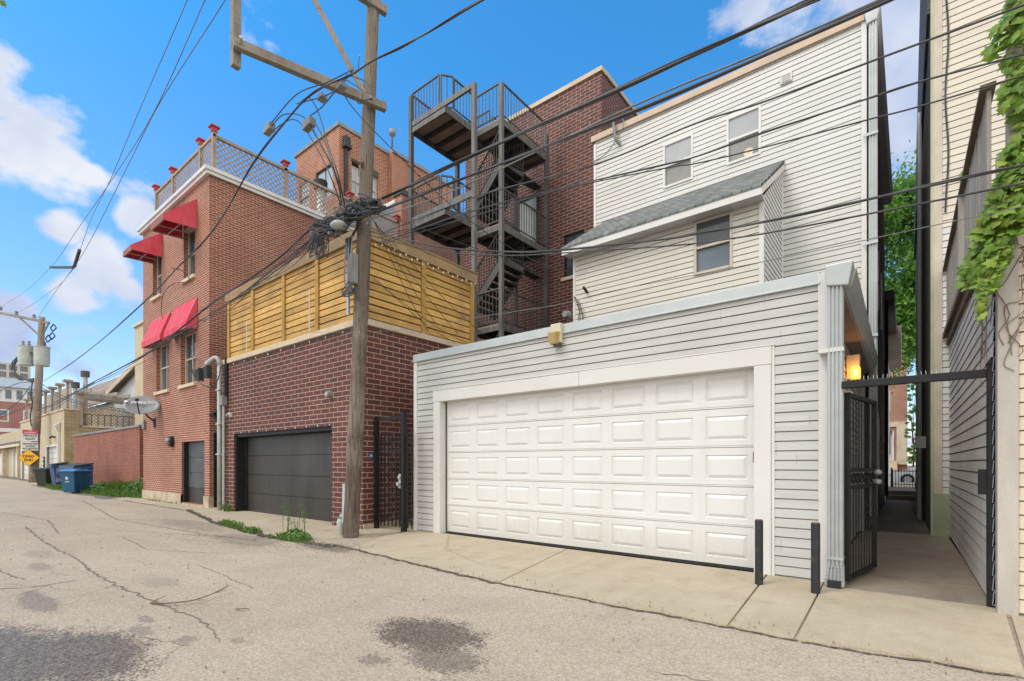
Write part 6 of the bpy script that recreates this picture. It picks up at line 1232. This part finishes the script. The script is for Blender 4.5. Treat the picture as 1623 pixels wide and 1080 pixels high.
for k in range(11):
    u0=rs.uniform(300,500); n_=rs.randint(3,5); P_=[]
    for j in range(n_+1):
        u=u0+(560-u0)*j/n_; base_v=[(300,515),(338,480),(400,440),(450,402),(490,365),(530,345),(575,330)]
        v=next(a[1]+(b_[1]-a[1])*(u-a[0])/(b_[0]-a[0]) for a,b_ in zip(base_v,base_v[1:]) if u<=b_[0]); P_.append(atL(u,v+rs.uniform(2,16)+(18*rs.random() if 0<j<n_ else 0),(-7.3,4.8),(-46,5.9)))
    b.tube(smooth_path(P_,5),rs.choice((.005,.006,.009)),5)
b.build('loop_wire_tangle','wire',ls_)
# street light head on pole
o=thing('street_lamp','flat oval lamp head mounted on the pole under the cable tangle','street lamp',at(545,357,4.75)); q=at(538,358,4.6); b=MB(); lathe(b,[(.02,-.04),(.12,-.035),(.15,0),(.1,.05),(.02,.07)],tuple(q),16); b.build('lamp_head','can',o,smooth=True); MB().tube([q+Vector((.05,0,.04)),at(575,345,4.9)],.03,8).build('bracket','steel',o)
b=MB(); b.tube(smooth_path([at(568,340,4.85),at(566,360,4.85),at(552,385,4.85),at(548,400,4.85)],5),.02,6); b.box(*(lambda q:(q.x-.06,q.x+.06,q.y-.03,q.y+.03,q.z-.18,q.z+.18))(at(553,395,4.85))); tag(b.build('cable_bracket','steel_dark'),'dark steel bracket holding cables on the pole above the terminal box','bracket')
# coil at bay corner and mast on the house
b=MB()
for k in range(7):
    P_=[Vector((-5.80+rc.uniform(-.02,.02),9.52,5.0)),Vector((-5.68+rc.uniform(-.05,.08),9.50,4.8)),Vector((-5.62+rc.uniform(-.06,.08),9.50,4.5)),Vector((-5.68+rc.uniform(-.06,.06),9.50,4.2+rc.uniform(-.05,.08))),Vector((-5.86,9.50,4.35)),Vector((-5.92+rc.uniform(-.03,.03),9.5,4.55))]
    b.tube(smooth_path(P_,4),.005,5)
tag(b.build('cable_coil','wire'),'coil of slack cable hung at the lower left corner of the bay','cable coil')
b=MB(); b.tube([(-5.98,9.55,4.63),(-5.98,9.42,4.63)],[.1,.07],14); tag(b.build('meter_cap','grey_plastic'),'round grey cap beside the cable coil at the bay corner','cap')
b=MB(); b.tube([(-5.5,9.58,5.05),(-5.5,9.42,5.12)],.03,6); tag(b.build('wall_hook','black'),'small dark hook on the bay siding above the cable coil','hook')
b=MB(); q=at(975,215,HY_-.15); b.tube(smooth_path([q+Vector((.08,.1,-.2)),q+Vector((.0,0,-.05)),q+Vector((-.05,0,.35))],4),.035,8); b.tube(smooth_path([q+Vector((-.05,0,.35)),q+Vector((.15,-.02,.40)),q+Vector((.2,0,.1)),q+Vector((-.25,.05,-.3)),q+Vector((-.7,.1,-.35))],5),.012,5); tag(b.build('service_mast','grey_plastic'),'small bent service mast at the upper left corner of the white house','mast')
# ================================================================== PLANTS ON THE GROUND
def blades(mb,poly,n,h,seed,w_=.012):
    r=random.Random(seed); xs=[p[0] for p in poly]; ys=[p[1] for p in poly]; k=0
    while k<n:
        x=r.uniform(min(xs),max(xs)); y=r.uniform(min(ys),max(ys))
        if not inpoly(x,y,poly): continue
        hh=h*r.uniform(.3,1.15); a=r.uniform(0,6.28); dx,dy=math.cos(a),math.sin(a); l=hh*r.uniform(.1,.7)
        mb.poly([(x-dy*w_,y+dx*w_,0),(x+dy*w_,y-dx*w_,0),(x+dx*l*.5+dy*w_*.6,y+dy*l*.5-dx*w_*.6,hh*.7),(x+dx*l,y+dy*l,hh),(x+dx*l*.5-dy*w_*.6,y+dy*l*.5+dx*w_*.6,hh*.7)]); k+=1
g_=MB(); gp_=[(-40,6.9),(-27,6.95),(-21.5,6.6),(-21.3,5.6),(-23.5,5.15),(-27,5.0),(-33,4.9),(-39,5.4)]
blades(g_,gp_,6500,.22,41,.016); blades(g_,[(-29,6.8),(-22,6.7),(-21.6,5.9),(-28,6.0)],1500,.48,42,.02)
tag(g_.build('grass_strip','grass'),'strip of long grass and weeds at the foot of the low brick wall','grass',kind='stuff')
a=MB(); slab(a,rag((-40,5.1),(-22.4,4.75),.12,20,9)+[(-22.4,4.75),(-21.2,5.5),(-21.3,7.05),(-40,7.05)],.012); struct(a,'soil_bed','ground')
g_=MB()
for i,(p_,n,h) in enumerate((([(-8.5,4.0),(-7.5,4.0),(-7.5,4.3),(-8.5,4.3)],250,.10),([(-9.7,4.05),(-9.2,4.05),(-9.2,4.25),(-9.7,4.25)],160,.11),([(-11.3,4.3),(-9.9,4.1),(-9.9,4.22),(-11.3,4.48)],420,.10),([(-21,5.45),(-17.6,5.45),(-17.6,5.58),(-21,5.58)],120,.09),([(-13.9,5.4),(-13.7,5.4),(-13.7,5.5),(-13.9,5.5)],40,.25))): blades(g_,p_,n,h,60+i,.008)
tag(g_.build('edge_grass','grass'),'thin tufts of grass along the driveway edge','grass',kind='stuff')
def clump(lab,c,r0,n,h,seed,stalks=0,ls=.05):
    r=random.Random(seed); t=thing('weed_clump',lab,'weeds',c,group='weed clumps on the alley edge'); m=MB()
    for k in range(n):
        a=r.uniform(0,6.28); rr=r0*math.sqrt(r.random()); z=h*r.random()*(1-(rr/r0)**2*.7); leafpoly(m,Vector((c[0]+math.cos(a)*rr,c[1]+math.sin(a)*rr*.55,.02+z)),Vector((math.cos(a)*.5,math.sin(a)*.5,1+r.uniform(-.3,.3))),ls*r.uniform(.6,1.4),r.uniform(0,6))
    m.build('foliage','weed',t)
    if stalks:
        m=MB(); l=MB()
        for k in range(stalks):
            x=c[0]+r.uniform(-r0,r0)*1.1; y=c[1]+r.uniform(-.1,.1); hh=r.uniform(.3,.62); p=Vector((x,y,0)); q=p+Vector((r.uniform(-.12,.12),0,hh)); m.tube([p,p.lerp(q,.5)+Vector((.01,0,0)),q],.0035,4)
            for j in range(9): z=p.lerp(q,r.uniform(.45,1)); d=Vector((r.uniform(-.07,.07),r.uniform(-.03,.03),.03)); m.tube([z,z+d],.002,3); leafpoly(l,z+d,Vector((r.uniform(-1,1),-1,.3)),r.uniform(.008,.016),r.uniform(0,6))
        m.build('stem','weed',t); l.build('seed_head','grass',t)
clump('bushy weed clump with tall thin seed stalks near the utility pole',(-8.0,4.24,0),.34,330,.17,71,13,.042)
clump('small weed clump left of the bushy one on the driveway edge',(-9.45,4.14,0),.22,110,.09,72,0,.03)
clump('small weed clump farthest left on the driveway edge',(-10.75,4.38,0),.32,120,.09,73,0,.03)
clump('dark leafy weed clump beside the recycling cart',(-28.2,5.9,0),.8,260,.5,74,4,.09)
clump('leafy weed clump at the near end of the low brick wall',(-23.8,6.3,0),1.1,520,.75,75,6,.09)
gm=MB(); rg=random.Random(99)
for k in range(650):
    q=rg.random()
    if q<.55: x=rg.uniform(-16,2); y=4.1-.05+rg.gauss(0,.10) if x>-8 else 4.2+rg.gauss(0,.2)
    elif q<.75: x=rg.uniform(-7.6,-6.2); y=rg.gauss(4.15,.2)
    else: x=rg.uniform(-14,2); y=rg.uniform(.6,4.0)
    s0=rg.uniform(.003,.008); z=.012 if y<4.0 else .03; a=rg.uniform(0,3); c,d=math.cos(a)*s0,math.sin(a)*s0
    gm.hexa([(x-c,y-d,z-.01),(x+d,y-c,z-.01),(x+c,y+d,z-.01),(x-d,y+c,z-.01),(x-c*.6,y-d*.6,z+s0*.6),(x+d*.6,y-c*.6,z+s0*.6),(x+c*.6,y+d*.6,z+s0*.6),(x-d*.6,y+c*.6,z+s0*.6)])
tag(gm.build('gravel',simple('pebbles',(.36,.31,.25),(.18,.15,.12),30,.9,bs=0)),'scattered loose pebbles along the edge of the alley','gravel',kind='stuff')
# fallen branch
b=MB(); rb_=random.Random(8)
P_=[(-5.32,1.46,.015),(-5.22,1.50,.02),(-5.10,1.58,.03),(-5.04,1.72,.035),(-5.10,1.9,.05),(-5.22,2.08,.07)]
b.tube(smooth_path(P_,4),[.009*(1-.6*k/20) for k in range(21)],5)
for (p,d,l) in ((P_[0],(-.05,.12,.03),1),(P_[3],(.12,.03,.01),1),(P_[4],(.10,.05,.02),1),(P_[2],(.12,-.04,.0),1),(P_[4],(-.08,.12,.0),1)): p=Vector(p); b.tube([p,p+Vector(d)*.6,p+Vector(d)+Vector((0,.02,0))],[.005,.004,.002],4)
tag(b.build('fallen_branch','dead'),'thin dead branch lying on the alley asphalt','branch')
b=MB(); q=Vector((-4.55,1.86,.01)); b.tube([q,q+Vector((.06,.02,.01)),q+Vector((.10,.08,0))],.004,4); b.tube([q+Vector((.05,.02,0)),q+Vector((.08,-.02,.01))],.003,4); tag(b.build('twig','dead'),'small broken twig to the right of the fallen branch','twig')

lt_=thing('overhanging_twig','green leaf tips of an overhanging twig at the top left corner','branch',at(2,4,1.2)); b=MB(); l=MB()
b.tube([at(-60,-60,1.3),at(-10,-14,1.25),at(4,-4,1.2)],.004,5); b.build('stem','dead',lt_)
for (u,v,s_) in ((5,6,.085),(-6,-6,.08),(14,-16,.08)): leafpoly(l,at(u,v,1.2),Vector((.6,-.3,-.6)),s_,1.2+u)
l.build('foliage','vine_leaf',lt_)
